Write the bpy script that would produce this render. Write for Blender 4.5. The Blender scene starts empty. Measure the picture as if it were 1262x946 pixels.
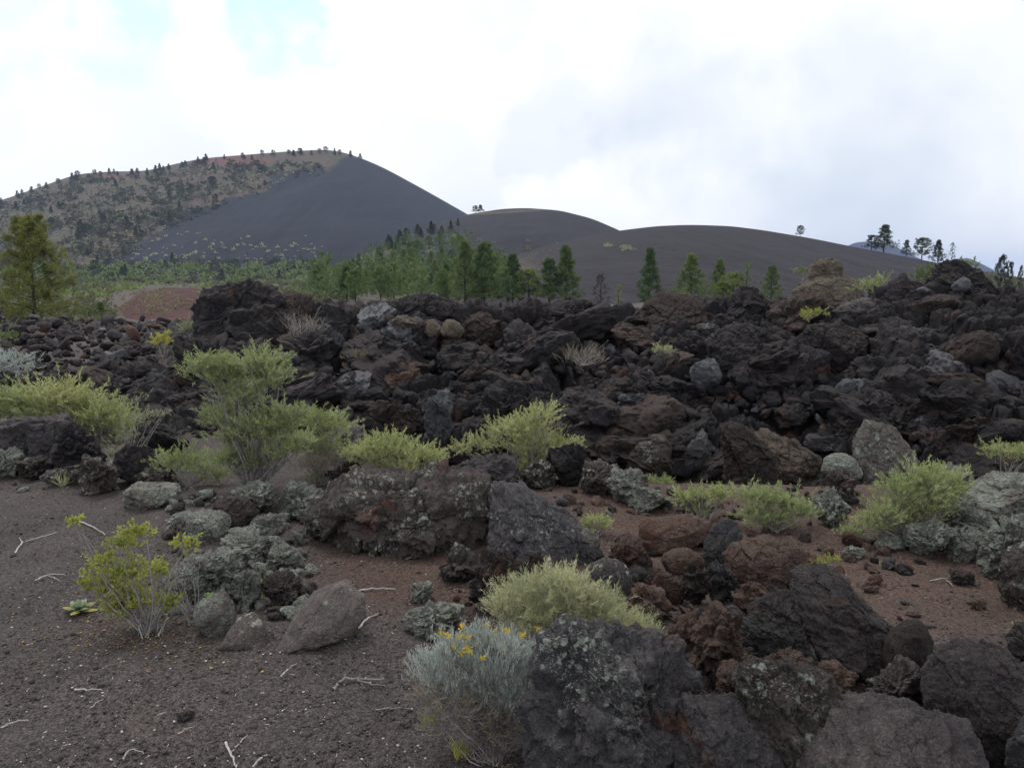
import bpy, bmesh, math, random
import numpy as np
from mathutils import Vector
R = math.radians
F, CX, CY, CAMZ, PITCH = 980.0, 631.0, 473.0, 1.65, math.atan(128/980.0)
scene = bpy.context.scene

# ------------------------------------------------------------------ camera, world, sun, exposure
cam_d = bpy.data.cameras.new('camera'); cam = bpy.data.objects.new('camera', cam_d)
scene.collection.objects.link(cam); scene.camera = cam
cam.location = (0, 0, CAMZ); cam.rotation_euler = (math.pi/2-PITCH, 0, 0)
cam_d.sensor_width = 36; cam_d.lens = 36*F/1262; cam_d.clip_start = 0.05; cam_d.clip_end = 20000

def ray(px, py):
    u = (px-CX)/F; v = (CY-py)/F; c, s = math.cos(PITCH), math.sin(PITCH)
    y = c+v*s; z = -s+v*c
    return u/y, z/y
def at(px, py, Y):
    a, b = ray(px, py); return Vector((a*Y, Y, CAMZ+b*Y))
def project(x, y, z):
    c, s = math.cos(PITCH), math.sin(PITCH); z = z-CAMZ
    d = y*c-z*s; v = y*s+z*c
    return CX+F*x/d, CY-F*v/d

SUN_EL, SUN_AZ = R(58), R(-35)      # azimuth measured from +Y towards +X
w = bpy.data.worlds.new('World'); scene.world = w; w.use_nodes = True
nt = w.node_tree; nt.nodes.clear()
class NB:
    def __init__(s, nt): s.nt = nt
    def n(s, t, **kw):
        x = s.nt.nodes.new(t)
        for k, v in kw.items():
            if k.startswith('i_'):
                x.inputs[k[2:].replace('_', ' ')].default_value = v
            else: setattr(x, k, v)
        return x
    def l(s, a, b): s.nt.links.new(a, b)
    def math(s, op, a, b=None, c=None, clamp=False):
        x = s.nt.nodes.new('ShaderNodeMath'); x.operation = op; x.use_clamp = clamp
        for i, v in enumerate((a, b, c)):
            if v is None: continue
            if isinstance(v, (int, float)): x.inputs[i].default_value = v
            else: s.l(v, x.inputs[i])
        return x.outputs[0]
    def mix(s, f, a, b, blend='MIX'):
        x = s.nt.nodes.new('ShaderNodeMix'); x.data_type = 'RGBA'; x.blend_type = blend
        for i, v in ((0, f), (6, a), (7, b)):
            if isinstance(v, (int, float)): x.inputs[i].default_value = v
            elif isinstance(v, tuple): x.inputs[i].default_value = (*v, 1)[:4]
            else: s.l(v, x.inputs[i])
        return x.outputs[2]
    def ramp(s, v, lo, hi, a=0.0, b=1.0):
        x = s.nt.nodes.new('ShaderNodeMapRange'); x.interpolation_type = 'SMOOTHSTEP'
        s.l(v, x.inputs[0])
        for i, q in enumerate((lo, hi, a, b)): x.inputs[i+1].default_value = q
        return x.outputs[0]
    def noise(s, vec, scale, detail=4, rough=.55, out=0, dist=0.0):
        x = s.nt.nodes.new('ShaderNodeTexNoise'); s.l(vec, x.inputs['Vector'])
        x.inputs['Scale'].default_value = scale; x.inputs['Detail'].default_value = detail
        x.inputs['Roughness'].default_value = rough; x.inputs['Distortion'].default_value = dist
        return x.outputs[out]
    def vor(s, vec, scale, feature='F1', out='Distance', rnd=1.0):
        x = s.nt.nodes.new('ShaderNodeTexVoronoi'); x.feature = feature; s.l(vec, x.inputs['Vector'])
        x.inputs['Scale'].default_value = scale; x.inputs['Randomness'].default_value = rnd
        return x.outputs[out]
b = NB(nt)
sky = b.n('ShaderNodeTexSky', sky_type='NISHITA', sun_disc=False)
sky.sun_elevation = SUN_EL; sky.sun_rotation = SUN_AZ; sky.air_density = 1.0; sky.dust_density = 0.6; sky.ozone_density = 1.5
bg_sky = b.n('ShaderNodeBackground', i_Strength=0.14); b.l(sky.outputs[0], bg_sky.inputs[0])
tc = b.n('ShaderNodeTexCoord'); vec = tc.outputs['Generated']
nrm = b.n('ShaderNodeVectorMath', operation='NORMALIZE'); b.l(vec, nrm.inputs[0]); dirv = nrm.outputs[0]
def skydot(px, py, inner, outer):          # soft patch of sky round one direction
    a, c = ray(px, py); d = Vector((a, 1, c)).normalized()
    x = b.n('ShaderNodeVectorMath', operation='DOT_PRODUCT'); b.l(wob, x.inputs[0]); x.inputs[1].default_value = d
    return b.ramp(x.outputs['Value'], math.cos(R(outer)), math.cos(R(inner)))
wn = b.n('ShaderNodeVectorMath', operation='SUBTRACT'); b.l(b.noise(dirv, 6.0, 5, .5, 1), wn.inputs[0]); wn.inputs[1].default_value = (.5, .5, .5)
ws = b.n('ShaderNodeVectorMath', operation='SCALE'); b.l(wn.outputs[0], ws.inputs[0]); ws.inputs['Scale'].default_value = 0.07
wa = b.n('ShaderNodeVectorMath', operation='ADD'); b.l(dirv, wa.inputs[0]); b.l(ws.outputs[0], wa.inputs[1]); wob = wa.outputs[0]
grey = b.math('MAXIMUM', skydot(1075, 215, 0, 15), b.math('MULTIPLY', skydot(885, 180, 0, 12), .85))
grey = b.math('MAXIMUM', grey, b.math('MULTIPLY', skydot(720, 150, 1, 7), .45))
grey = b.math('MAXIMUM', grey, b.math('MULTIPLY', skydot(190, 165, 1, 6), .35))
grey = b.math('MAXIMUM', grey, b.math('MULTIPLY', skydot(560, 225, 1, 6), .30))
grey = b.math('MAXIMUM', grey, b.math('MULTIPLY', skydot(20, 215, 1, 5), .35))
band = b.noise(dirv, 5.0, 4, .45)
grey = b.math('MAXIMUM', grey, b.math('MULTIPLY', skydot(1000, 165, 0, 9), .75))
grey = b.math('MULTIPLY', grey, b.ramp(band, .30, .68, .25, 1.0), clamp=True)
up = b.n('ShaderNodeSeparateXYZ'); b.l(dirv, up.inputs[0])
ccol = b.mix(grey, (0.96, 0.975, 0.99), (0.54, 0.62, 0.73))
clump = b.noise(dirv, 3.0, 5, .5)
ccol = b.mix(b.ramp(clump, .35, .7, -.0, .45), ccol, (0.80, 0.83, 0.88))
bg_c = b.n('ShaderNodeBackground', i_Strength=1.0); b.l(ccol, bg_c.inputs[0])
ws2 = b.n('ShaderNodeVectorMath', operation='SCALE'); b.l(wn.outputs[0], ws2.inputs[0]); ws2.inputs['Scale'].default_value = 0.03
wa2 = b.n('ShaderNodeVectorMath', operation='ADD'); b.l(dirv, wa2.inputs[0]); b.l(ws2.outputs[0], wa2.inputs[1]); wob = wa2.outputs[0]
gap = b.math('MAXIMUM', skydot(150, 0, .5, 4.5), skydot(300, 20, .5, 4))
gap = b.math('MAXIMUM', gap, skydot(-50, -10, 1, 4))
gap = b.math('MAXIMUM', gap, b.math('MULTIPLY', skydot(625, -15, 0.5, 2), .3))
gap = b.math('MULTIPLY', gap, b.ramp(b.noise(dirv, 11, 5, .55), .34, .58), clamp=True)
mx = b.n('ShaderNodeMixShader'); b.l(b.math('MULTIPLY', gap, .8), mx.inputs[0]); b.l(bg_c.outputs[0], mx.inputs[1])
gsky = b.mix(1.0, sky.outputs[0], (1.25, 2.1, 1.9), 'MULTIPLY')
bg_g = b.n('ShaderNodeBackground', i_Strength=0.15); b.l(gsky, bg_g.inputs[0]); b.l(bg_g.outputs[0], mx.inputs[2])
wo = b.n('ShaderNodeOutputWorld'); b.l(mx.outputs[0], wo.inputs[0])

sd = bpy.data.lights.new('sun', 'SUN'); sd.energy = 1.45; sd.angle = R(14); sd.color = (1, .96, .9)
sun = bpy.data.objects.new('sun', sd); scene.collection.objects.link(sun)
sv = Vector((math.sin(SUN_AZ)*math.cos(SUN_EL), math.cos(SUN_AZ)*math.cos(SUN_EL), math.sin(SUN_EL)))
sun.rotation_euler = sv.to_track_quat('Z', 'Y').to_euler()
vs = scene.view_settings; vs.view_transform = 'Standard'; vs.look = 'None'; vs.gamma = 1; vs.exposure = 0.28
scene.render.engine = 'CYCLES'

# ------------------------------------------------------------------ numpy noise
def _h(ix, iy, iz, seed):
    with np.errstate(over='ignore'):
        h = ix.astype(np.uint32)*np.uint32(374761393) + iy.astype(np.uint32)*np.uint32(668265263) + iz.astype(np.uint32)*np.uint32(2147483647) + np.uint32((seed*974711+12345) & 0xffffffff)
        h = (h ^ (h >> np.uint32(13)))*np.uint32(1274126177)
        h = (h ^ (h >> np.uint32(16)))*np.uint32(2246822519)
        h ^= h >> np.uint32(15)
    return h.astype(np.float64)/4294967295.0
def vnoise(p, seed=0):
    i = np.floor(p).astype(np.int64); f = p-i; f = f*f*f*(f*(f*6-15)+10)
    r = 0
    for dx in (0, 1):
        wx = f[:, 0] if dx else 1-f[:, 0]
        for dy in (0, 1):
            wy = f[:, 1] if dy else 1-f[:, 1]
            for dz in (0, 1):
                wz = f[:, 2] if dz else 1-f[:, 2]
                r = r + wx*wy*wz*_h(i[:, 0]+dx, i[:, 1]+dy, i[:, 2]+dz, seed)
    return r*2-1
ROT = np.array([[0, .8, .6], [-.8, .36, -.48], [-.6, -.48, .64]])
def fbm(p, seed=0, octv=4, gain=.5, ridge=False):
    a = 1.0; s = 0; t = 0; q = np.asarray(p, float)
    for o in range(octv):
        n = vnoise(q, seed+o*17)
        if ridge: n = 1-2*np.abs(n)
        s = s+a*n; t += a; a *= gain; q = q@ROT*2.03+11.3
    return s/t
def worley(p, seed=0, dims=3):
    i = np.floor(p).astype(np.int64); n = len(p)
    f1 = np.full(n, 9.0); f2 = np.full(n, 9.0); cid = np.zeros(n); dv = np.zeros((n, 3))
    zr = (-1, 0, 1) if dims == 3 else (0,)
    for dx in (-1, 0, 1):
        for dy in (-1, 0, 1):
            for dz in zr:
                c = i+np.array([dx, dy, dz])
                q = np.stack([_h(c[:, 0], c[:, 1], c[:, 2], seed+k) for k in (1, 2, 3)], 1)
                if dims == 2: q[:, 2] = 0
                d = (c+q)-p
                if dims == 2: d[:, 2] = 0
                dd = np.sqrt((d*d).sum(1)); m = dd < f1
                f2 = np.where(m, f1, np.minimum(f2, dd)); f1 = np.where(m, dd, f1)
                cid = np.where(m, _h(c[:, 0], c[:, 1], c[:, 2], seed+9), cid); dv[m] = d[m]
    return f1, f2, cid, dv
def sstep(a, b_, x):
    t = np.clip((x-a)/(b_-a), 0, 1); return t*t*(3-2*t)

# ------------------------------------------------------------------ object helpers
COL = scene.collection
def tag(o, label=None, cat=None, group=None, kind=None):
    for k, v in (('label', label), ('category', cat), ('group', group), ('kind', kind)):
        if v: o[k] = v
    return o
def mesh_np(name, V, Fa, smooth=True, mats=(), mi=None):
    """V (n,3); Fa (m,k) array or list of such arrays"""
    me = bpy.data.meshes.new(name); V = np.asarray(V, np.float32)
    Fl = Fa if isinstance(Fa, list) else [Fa]
    Fl = [np.asarray(f, np.int32) for f in Fl if len(f)]
    me.vertices.add(len(V)); me.vertices.foreach_set('co', V.ravel())
    nl = sum(f.size for f in Fl); npoly = sum(len(f) for f in Fl)
    me.loops.add(nl); me.loops.foreach_set('vertex_index', np.concatenate([f.ravel() for f in Fl]))
    tot = np.concatenate([np.full(len(f), f.shape[1], np.int32) for f in Fl])
    st = np.concatenate([[0], np.cumsum(tot)[:-1]]).astype(np.int32)
    me.polygons.add(npoly); me.polygons.foreach_set('loop_start', st)
    me.polygons.foreach_set('loop_total', tot)
    if smooth: me.polygons.foreach_set('use_smooth', np.ones(npoly, bool))
    for m in mats: me.materials.append(m)
    if mi is not None: me.polygons.foreach_set('material_index', np.asarray(mi, np.int32))
    me.update(calc_edges=True); me.validate(); return me
def link(name, me, parent=None, loc=None):
    o = bpy.data.objects.new(name, me); COL.objects.link(o)
    if parent: o.parent = parent
    if loc is not None: o.location = loc
    return o
def empty(name, loc, rz=0):
    o = bpy.data.objects.new(name, None); COL.objects.link(o); o.location = loc; o.rotation_euler = (0, 0, rz)
    o.empty_display_size = .1; return o
def grid(nx, ny):
    i = np.arange((nx-1)*(ny-1)); r = i//(nx-1); c = i % (nx-1); a = r*nx+c
    return np.stack([a, a+1, a+nx+1, a+nx], 1)
def attr(me, name, vals):
    at_ = me.attributes.new(name, 'FLOAT', 'POINT'); at_.data.foreach_set('value', np.asarray(vals, np.float32))

# ------------------------------------------------------------------ materials
def mat(name):
    m = bpy.data.materials.new(name); m.use_nodes = True; m.node_tree.nodes.clear(); nb = NB(m.node_tree)
    out = nb.n('ShaderNodeOutputMaterial'); bs = nb.n('ShaderNodeBsdfPrincipled'); nb.l(bs.outputs[0], out.inputs[0])
    bs.inputs['Roughness'].default_value = .9; bs.inputs['Specular IOR Level'].default_value = .25
    geo = nb.n('ShaderNodeNewGeometry')
    return m, nb, bs, geo, out
LICH = (.37, .41, .355)
def rock_mat(name, c1, c2, rust=0.0, lichen=0.0, pits=.5, spec=.3, bump=1.35, lcol=LICH, layer=0.0, lscale=22.0, rough=.82, dust=.25):
    m, nb, bs, geo, out = mat(name); P = geo.outputs['Position']
    oi = nb.n('ShaderNodeObjectInfo')
    n1 = nb.noise(P, 2.3, 5, .6); n2 = nb.noise(P, 19, 6, .65); n3 = nb.noise(P, 130, 3, .6)
    col = nb.mix(nb.ramp(n1, .35, .68), c1, c2)
    col = nb.mix(nb.ramp(n2, .35, .7, 0, .75), col, nb.mix(1.0, col, (.42, .42, .44), 'MULTIPLY'))
    col = nb.mix(nb.ramp(n3, .45, .72, 0, .85), col, nb.mix(1.0, col, (2.1, 2.05, 2.0), 'MULTIPLY'))
    if rust > 0:
        rn = nb.noise(P, 3.1, 5, .6, dist=.6)
        col = nb.mix(nb.ramp(rn, .62-.25*rust, .72-.12*rust), col, nb.mix(n2, (.105, .048, .034), (.062, .038, .030)))
    if dust > 0:   # wind-blown cinder grit lying on upward faces
        sp = nb.n('ShaderNodeSeparateXYZ'); nb.l(geo.outputs['Normal'], sp.inputs[0])
        df = nb.math('MULTIPLY', nb.ramp(sp.outputs[2], .35, .95), nb.ramp(nb.noise(P, 9, 5, .6), .4, .62, 0, dust))
        col = nb.mix(df, col, (.068, .055, .048))
    # per-thing tone
    hv = nb.n('ShaderNodeHueSaturation'); nb.l(col, hv.inputs['Color']); nb.l(nb.ramp(oi.outputs['Random'], 0, 1, .72, 1.35), hv.inputs['Value'])
    col = hv.outputs[0]
    rv = nb.n('ShaderNodeMath', operation='FRACT'); nb.l(nb.math('MULTIPLY', oi.outputs['Random'], 7.31), rv.inputs[0])
    col = nb.mix(nb.math('MULTIPLY', rv.outputs[0], .35), col, nb.mix(1.0, col, (1.15, .95, .82), 'MULTIPLY'))
    if lichen > 0:
        big = nb.ramp(nb.noise(P, 3.6, 4, .6), .70-.42*lichen, .80-.34*lichen)
        wp = nb.n('ShaderNodeVectorMath', operation='ADD'); nb.l(P, wp.inputs[0])
        wq = nb.n('ShaderNodeVectorMath', operation='SCALE'); nb.l(nb.noise(P, 30, 3, .6, 1), wq.inputs[0]); wq.inputs['Scale'].default_value = .03; nb.l(wq.outputs[0], wp.inputs[1])
        v = nb.vor(wp.outputs[0], lscale); v2 = nb.vor(wp.outputs[0], lscale*3.1)
        sp_ = nb.math('MAXIMUM', nb.ramp(v, .42, .30), nb.math('MULTIPLY', nb.ramp(v2, .34, .24), .8))
        gr = nb.ramp(nb.noise(P, 75, 5, .75), .36, .53)
        lf = nb.math('MULTIPLY', nb.math('MULTIPLY', big, sp_ if lichen < .75 else nb.math('MAXIMUM', sp_, .55)), gr, clamp=True)
        lc = nb.mix(nb.noise(P, 45, 4, .6), tuple(x*.55 for x in lcol), tuple(x*1.35 for x in lcol))
        col = nb.mix(lf, col, lc)
    nb.l(col, bs.inputs['Base Color'])
    bs.inputs['Roughness'].default_value = rough; bs.inputs['Specular IOR Level'].default_value = spec
    # bump
    h = nb.math('MULTIPLY', nb.noise(P, 14, 10, .72), .05*bump)
    h = nb.math('ADD', h, nb.math('MULTIPLY', nb.noise(P, 70, 6, .75), .022*bump))
    pv = nb.ramp(nb.vor(P, 70), .05, .35); pm = nb.ramp(nb.noise(P, 6, 3), .38, .6)
    h = nb.math('ADD', h, nb.math('MULTIPLY', nb.math('MULTIPLY', pv, pm), .008*pits))
    ck = nb.math('MULTIPLY', nb.ramp(nb.vor(nb_warp(nb, P), 4.0, 'DISTANCE_TO_EDGE'), 0, .04, 1, 0), nb.ramp(nb.noise(P, 2.7, 3), .48, .6))
    h = nb.math('SUBTRACT', h, nb.math('MULTIPLY', ck, .012*bump))
    if layer > 0:
        wv = nb.n('ShaderNodeTexWave', wave_type='BANDS', bands_direction='Z'); wv.inputs['Scale'].default_value = 5; wv.inputs['Distortion'].default_value = 9; wv.inputs['Detail'].default_value = 4; wv.inputs['Detail Scale'].default_value = .7
        nb.l(P, wv.inputs['Vector']); h = nb.math('ADD', h, nb.math('MULTIPLY', wv.outputs['Fac'], .03*layer))
    bp = nb.n('ShaderNodeBump', i_Strength=1.0, i_Distance=1.0); nb.l(h, bp.inputs['Height']); nb.l(bp.outputs[0], bs.inputs['Normal'])
    return m
def nb_warp(nb, P):
    a = nb.n('ShaderNodeVectorMath', operation='ADD'); nb.l(P, a.inputs[0])
    s = nb.n('ShaderNodeVectorMath', operation='SCALE'); nb.l(nb.noise(P, 4, 4, .6, 1), s.inputs[0]); s.inputs['Scale'].default_value = .25; nb.l(s.outputs[0], a.inputs[1])
    return a.outputs[0]

M = {}
M['lava'] = rock_mat('lava_dark', (0.0206, 0.0188, 0.0226), (0.0331, 0.0287, 0.0319), rust=.06, dust=.45)
M['lava_blue'] = rock_mat('lava_bluegrey', (0.0410, 0.0451, 0.0565), (0.0581, 0.0603, 0.0689), bump=.8, spec=.5, rough=.6, dust=.1)
M['lava_brown'] = rock_mat('lava_brown', (0.0407, 0.0318, 0.0305), (0.0603, 0.0458, 0.0410), rust=.12)
M['mottled'] = rock_mat('mottled_lichen_slab', (.075, .068, .062), (.105, .096, .088), lichen=.66, lscale=14, lcol=(.30, .34, .29))
M['lava_tan'] = rock_mat('lava_tan', (0.1105, 0.0918, 0.0723), (0.1530, 0.1275, 0.1020), rust=.1, lichen=.3, lcol=(.3, .31, .22))
M['lava_rust'] = rock_mat('lava_rust', (0.0874, 0.0581, 0.0487), (0.1216, 0.0836, 0.0672), rust=.6, lichen=.22)
M['lava_spot'] = rock_mat('lava_spotted', (0.0533, 0.0455, 0.0449), (0.0806, 0.0683, 0.0639), rust=.12, lichen=.60, pits=1.8, lscale=24, lcol=(.36, .40, .35))
M['lava_spot2'] = rock_mat('lava_lightly_spotted', (0.0504, 0.0483, 0.0536), (0.0825, 0.0776, 0.0821), rust=.06, lichen=.38, pits=2.2, lscale=30, lcol=(.40, .44, .39))
M['lava_near'] = rock_mat('lava_near', (0.0576, 0.0523, 0.0580), (0.0904, 0.0817, 0.0846), rust=.1, lichen=.2, pits=1.4)
M['lava_lichen'] = rock_mat('lava_lichen', (0.0856, 0.0743, 0.0672), (0.1170, 0.1037, 0.0924), rust=.08, lichen=.92, lscale=18)
M['lava_mass'] = rock_mat('lava_flow_body', (0.0129, 0.0121, 0.0151), (0.0235, 0.0206, 0.0233), rust=.06, dust=.3)
M['slab'] = rock_mat('slab_stone', (.12, .102, .098), (.16, .138, .126), rust=.0, lichen=.42, bump=.6, lcol=(.34, .37, .31))
M['crag'] = rock_mat('crag', (0.0561, 0.0467, 0.0408), (0.0808, 0.0656, 0.0544), rust=.05, layer=.5)

def cinder_mat():
    m, nb, bs, geo, out = mat('cinder_ground'); P = geo.outputs['Position']
    ar = nb.n('ShaderNodeAttribute', attribute_name='red')
    n1 = nb.noise(P, 1.1, 5, .6); n2 = nb.noise(P, 55, 4, .7); n3 = nb.noise(P, 240, 2, .6)
    g = nb.mix(nb.ramp(n1, .35, .65), (.064, .055, .054), (.084, .071, .067))
    r = nb.mix(nb.ramp(n1, .35, .65), (.082, .051, .041), (.104, .067, .054))
    rf = nb.math('ADD', ar.outputs['Fac'], nb.math('MULTIPLY', nb.math('SUBTRACT', nb.noise(P, 3, 5, .6), .5), .6), clamp=True)
    col = nb.mix(rf, g, r)
    col = nb.mix(nb.ramp(n2, .4, .66), col, nb.mix(1.0, col, (.42, .41, .42), 'MULTIPLY'))
    vc = nb.vor(P, 150, 'F1', 'Color'); sp = nb.n('ShaderNodeSeparateColor'); nb.l(vc, sp.inputs[0])
    col = nb.mix(nb.ramp(sp.outputs[0], .45, 1, 0, .9), col, nb.mix(1.0, col, (1.8, 1.75, 1.7), 'MULTIPLY'))
    col = nb.mix(nb.ramp(sp.outputs[1], .55, 1, 0, .8), col, nb.mix(1.0, col, (.4, .4, .4), 'MULTIPLY'))
    nb.l(col, bs.inputs['Base Color'])
    h = nb.math('MULTIPLY', nb.ramp(nb.vor(P, 210), 0, .6, 1, 0), .003)
    h = nb.math('ADD', h, nb.math('MULTIPLY', n2, .009)); h = nb.math('ADD', h, nb.math('MULTIPLY', nb.noise(P, 12, 5, .6), .018))
    bp = nb.n('ShaderNodeBump', i_Strength=1.0, i_Distance=1.0); nb.l(h, bp.inputs['Height']); nb.l(bp.outputs[0], bs.inputs['Normal'])
    return m
M['cinder'] = cinder_mat()
def hill_mat(name, cind, veg, red=(.17, .045, .035)):
    m, nb, bs, geo, out = mat(name); P = geo.outputs['Position']
    av = nb.n('ShaderNodeAttribute', attribute_name='veg'); ar = nb.n('ShaderNodeAttribute', attribute_name='red')
    n1 = nb.noise(P, .02, 6, .6); n2 = nb.noise(P, .25, 5, .7)
    col = nb.mix(nb.ramp(n1, .3, .7), cind, tuple(x*1.2 for x in cind))
    col = nb.mix(nb.ramp(n2, .4, .7, 0, .6), col, nb.mix(1.0, col, (.6, .58, .6), 'MULTIPLY'))
    st = nb.n('ShaderNodeMapping'); st.inputs['Scale'].default_value = (.12, .006, .02); nb.l(P, st.inputs[0])   # slide streaks running down the loose cinder
    sn = nb.noise(st.outputs[0], 1.0, 5, .6)
    col = nb.mix(nb.ramp(sn, .45, .7, 0, .7), col, nb.mix(1.0, col, (1.55, 1.5, 1.45), 'MULTIPLY'))
    vg = nb.mix(nb.ramp(n1, .4, .6), veg, (.088, .056, .042))
    vg = nb.mix(nb.ramp(n2, .46, .60), vg, (.034, .040, .028))
    f = nb.math('ADD', av.outputs['Fac'], nb.math('MULTIPLY', nb.math('SUBTRACT', n2, .5), 1.3)); f = nb.ramp(f, .35, .65)
    col = nb.mix(f, col, vg)
    rf = nb.ramp(nb.math('ADD', ar.outputs['Fac'], nb.math('MULTIPLY', nb.math('SUBTRACT', n2, .5), .8)), .4, .7)
    col = nb.mix(rf, col, red)
    nb.l(col, bs.inputs['Base Color'])
    bp = nb.n('ShaderNodeBump', i_Strength=.6, i_Distance=1.0); nb.l(nb.math('MULTIPLY', n2, 2.0), bp.inputs['Height']); nb.l(bp.outputs[0], bs.inputs['Normal'])
    return m
def leaf_mat(name, c1, c2, scale=6.0, trans=.3, tip=None):
    m, nb, bs, geo, out = mat(name); P = geo.outputs['Position']
    oi = nb.n('ShaderNodeObjectInfo')
    rnd = nb.n('ShaderNodeNewGeometry').outputs['Random Per Island']
    col = nb.mix(nb.ramp(nb.noise(P, scale, 4, .6), .35, .65), c1, c2)
    col = nb.mix(nb.ramp(rnd, 0, 1, 0, .6), col, nb.mix(1.0, col, (.62, .64, .55), 'MULTIPLY'))
    hv = nb.n('ShaderNodeHueSaturation'); nb.l(col, hv.inputs['Color']); nb.l(nb.ramp(oi.outputs['Random'], 0, 1, .85, 1.15), hv.inputs['Value']); nb.l(nb.ramp(oi.outputs['Random'], 0, 1, .515, .485), hv.inputs['Hue']); col = hv.outputs[0]
    nb.l(col, bs.inputs['Base Color']); bs.inputs['Roughness'].default_value = .7
    tr = nb.n('ShaderNodeBsdfTranslucent'); nb.l(col, tr.inputs[0])
    mx = nb.n('ShaderNodeMixShader', i_Fac=trans); nb.l(bs.outputs[0], mx.inputs[1]); nb.l(tr.outputs[0], mx.inputs[2]); nb.l(mx.outputs[0], out.inputs[0])
    return m
M['leaf'] = leaf_mat('brush_leaf', (.34, .39, .15), (.54, .58, .28))
M['leaf_y'] = leaf_mat('yellow_leaf', (.40, .42, .09), (.56, .54, .13))
M['leaf_pale'] = leaf_mat('pale_leaf', (.44, .47, .25), (.60, .61, .36))
M['leaf_grey'] = leaf_mat('silver_leaf', (.38, .43, .41), (.52, .56, .55))
M['leaf_sage'] = leaf_mat('sage_leaf', (.26, .29, .19), (.36, .38, .24))
M['leaf_sage2'] = leaf_mat('plain_scrub', (.10, .12, .065), (.16, .165, .09))
M['leaf_dark'] = leaf_mat('dark_scrub', (.050, .062, .036), (.080, .085, .052))
M['leaf_dry'] = leaf_mat('dry_leaf', (.22, .19, .13), (.30, .26, .18))
M['mullein'] = leaf_mat('mullein_leaf', (.24, .31, .19), (.33, .39, .25))
M['mullein_y'] = leaf_mat('mullein_yellow', (.40, .37, .10), (.34, .33, .12))
M['mullein_g'] = leaf_mat('mullein_green', (.24, .42, .10), (.32, .5, .12))
M['flower'] = leaf_mat('flower', (.70, .50, .03), (.75, .58, .05), trans=.2)
M['seed'] = leaf_mat('seed', (.5, .42, .3), (.6, .5, .38), trans=.2)
M['needle'] = leaf_mat('pine_needle', (.10, .155, .06), (.16, .215, .08), 2.0, .25)
M['needle_y'] = leaf_mat('pine_needle_yellow', (.145, .175, .055), (.215, .235, .07), 1.2, .25)
M['needle_b'] = leaf_mat('pine_needle_bright', (.145, .205, .065), (.21, .275, .09), 1.2, .25)
M['needle_far'] = leaf_mat('pine_needle_far', (.050, .066, .026), (.075, .090, .034), .2, .2)
def plain(name, c, c2=None, scale=20, rough=.85):
    m, nb, bs, geo, out = mat(name); P = geo.outputs['Position']
    c2 = c2 or tuple(x*.6 for x in c)
    nb.l(nb.mix(nb.ramp(nb.noise(P, scale, 4, .6), .3, .7), c, c2), bs.inputs['Base Color']); bs.inputs['Roughness'].default_value = rough
    bp = nb.n('ShaderNodeBump', i_Strength=.5, i_Distance=.01); nb.l(nb.noise(P, scale*3, 4, .6), bp.inputs['Height']); nb.l(bp.outputs[0], bs.inputs['Normal'])
    return m
M['twig'] = plain('grey_twig', (.30, .28, .27), (.18, .165, .16), 30)
M['twig_w'] = plain('bleached_twig', (.46, .43, .40), (.30, .28, .26), 30)
M['bark'] = plain('bark', (.060, .045, .037), (.035, .028, .024), 3)
M['stub'] = plain('driftwood', (.24, .22, .20), (.13, .12, .11), 25)
M['peb_d'] = plain('pebble_dark', (.085, .072, .068), (.05, .043, .042), 40)
M['peb_l'] = plain('pebble_pale', (.50, .48, .44), (.36, .33, .30), 40)
M['litter'] = plain('litter', (.20, .115, .06), (.10, .06, .04), 60)
M['litter_y'] = plain('litter_yellow', (.48, .36, .10), (.30, .22, .08), 60)

# ------------------------------------------------------------------ terrain functions
def ground_smooth(x, y):
    x = np.asarray(x, float); y = np.asarray(y, float); a = x/np.maximum(y, 1)
    z = -.72*sstep(5.8, 9.3, y)*sstep(-.36, -.12, a) - 1.1*sstep(20, 60, y)
    z = z+.10*sstep(.05, .3, a)*sstep(4.6, 3.2, y)        # slight rise under the rubble pile
    z = z-.6*sstep(9.5, 40, y)*sstep(-.36, -.12, a)
    return z
def ground_z(x, y):
    x = np.atleast_1d(np.asarray(x, float)); y = np.atleast_1d(np.asarray(y, float))
    p = np.stack([x, y, np.zeros_like(x)], 1)
    z = ground_smooth(x, y)
    k = np.clip(1-(y-60)/60, 0, 1)
    return z+k*(.05*fbm(p*.9, 3, 2)+.022*fbm(p*3.1, 4, 3)) + .4*fbm(p*.03, 5, 2)*sstep(30, 90, y)
AX = (np.array([-400, 0, 120, 240, 300, 360, 400, 480, 560, 640, 700, 760, 800, 860, 920, 980, 1040, 1090, 1130, 1180, 1230, 1290, 1500])-CX)/F
TOPY = np.array([402, 402, 400, 392, 372, 372, 374, 372, 374, 372, 374, 386, 374, 366, 370, 366, 380, 356, 346, 334, 356, 368, 372.])
YC = np.array([27, 27, 27, 22, 13, 12.5, 12.5, 12.5, 12.5, 12.5, 12.5, 12.5, 12.5, 12.5, 12.5, 12.5, 12, 12, 12, 12, 11.5, 11, 10.5])
YF = np.array([8.6, 8.6, 8.5, 8.6, 9.0, 9.2, 9.2, 9.2, 9.2, 9.2, 9.2, 9.2, 9.2, 9.1, 9.0, 8.9, 8.7, 8.4, 8.2, 8.0, 7.8, 7.6, 7.5])
TOPZ = CAMZ+(345-TOPY-np.where(TOPY < 395, 15, 9))/F*YC
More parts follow.
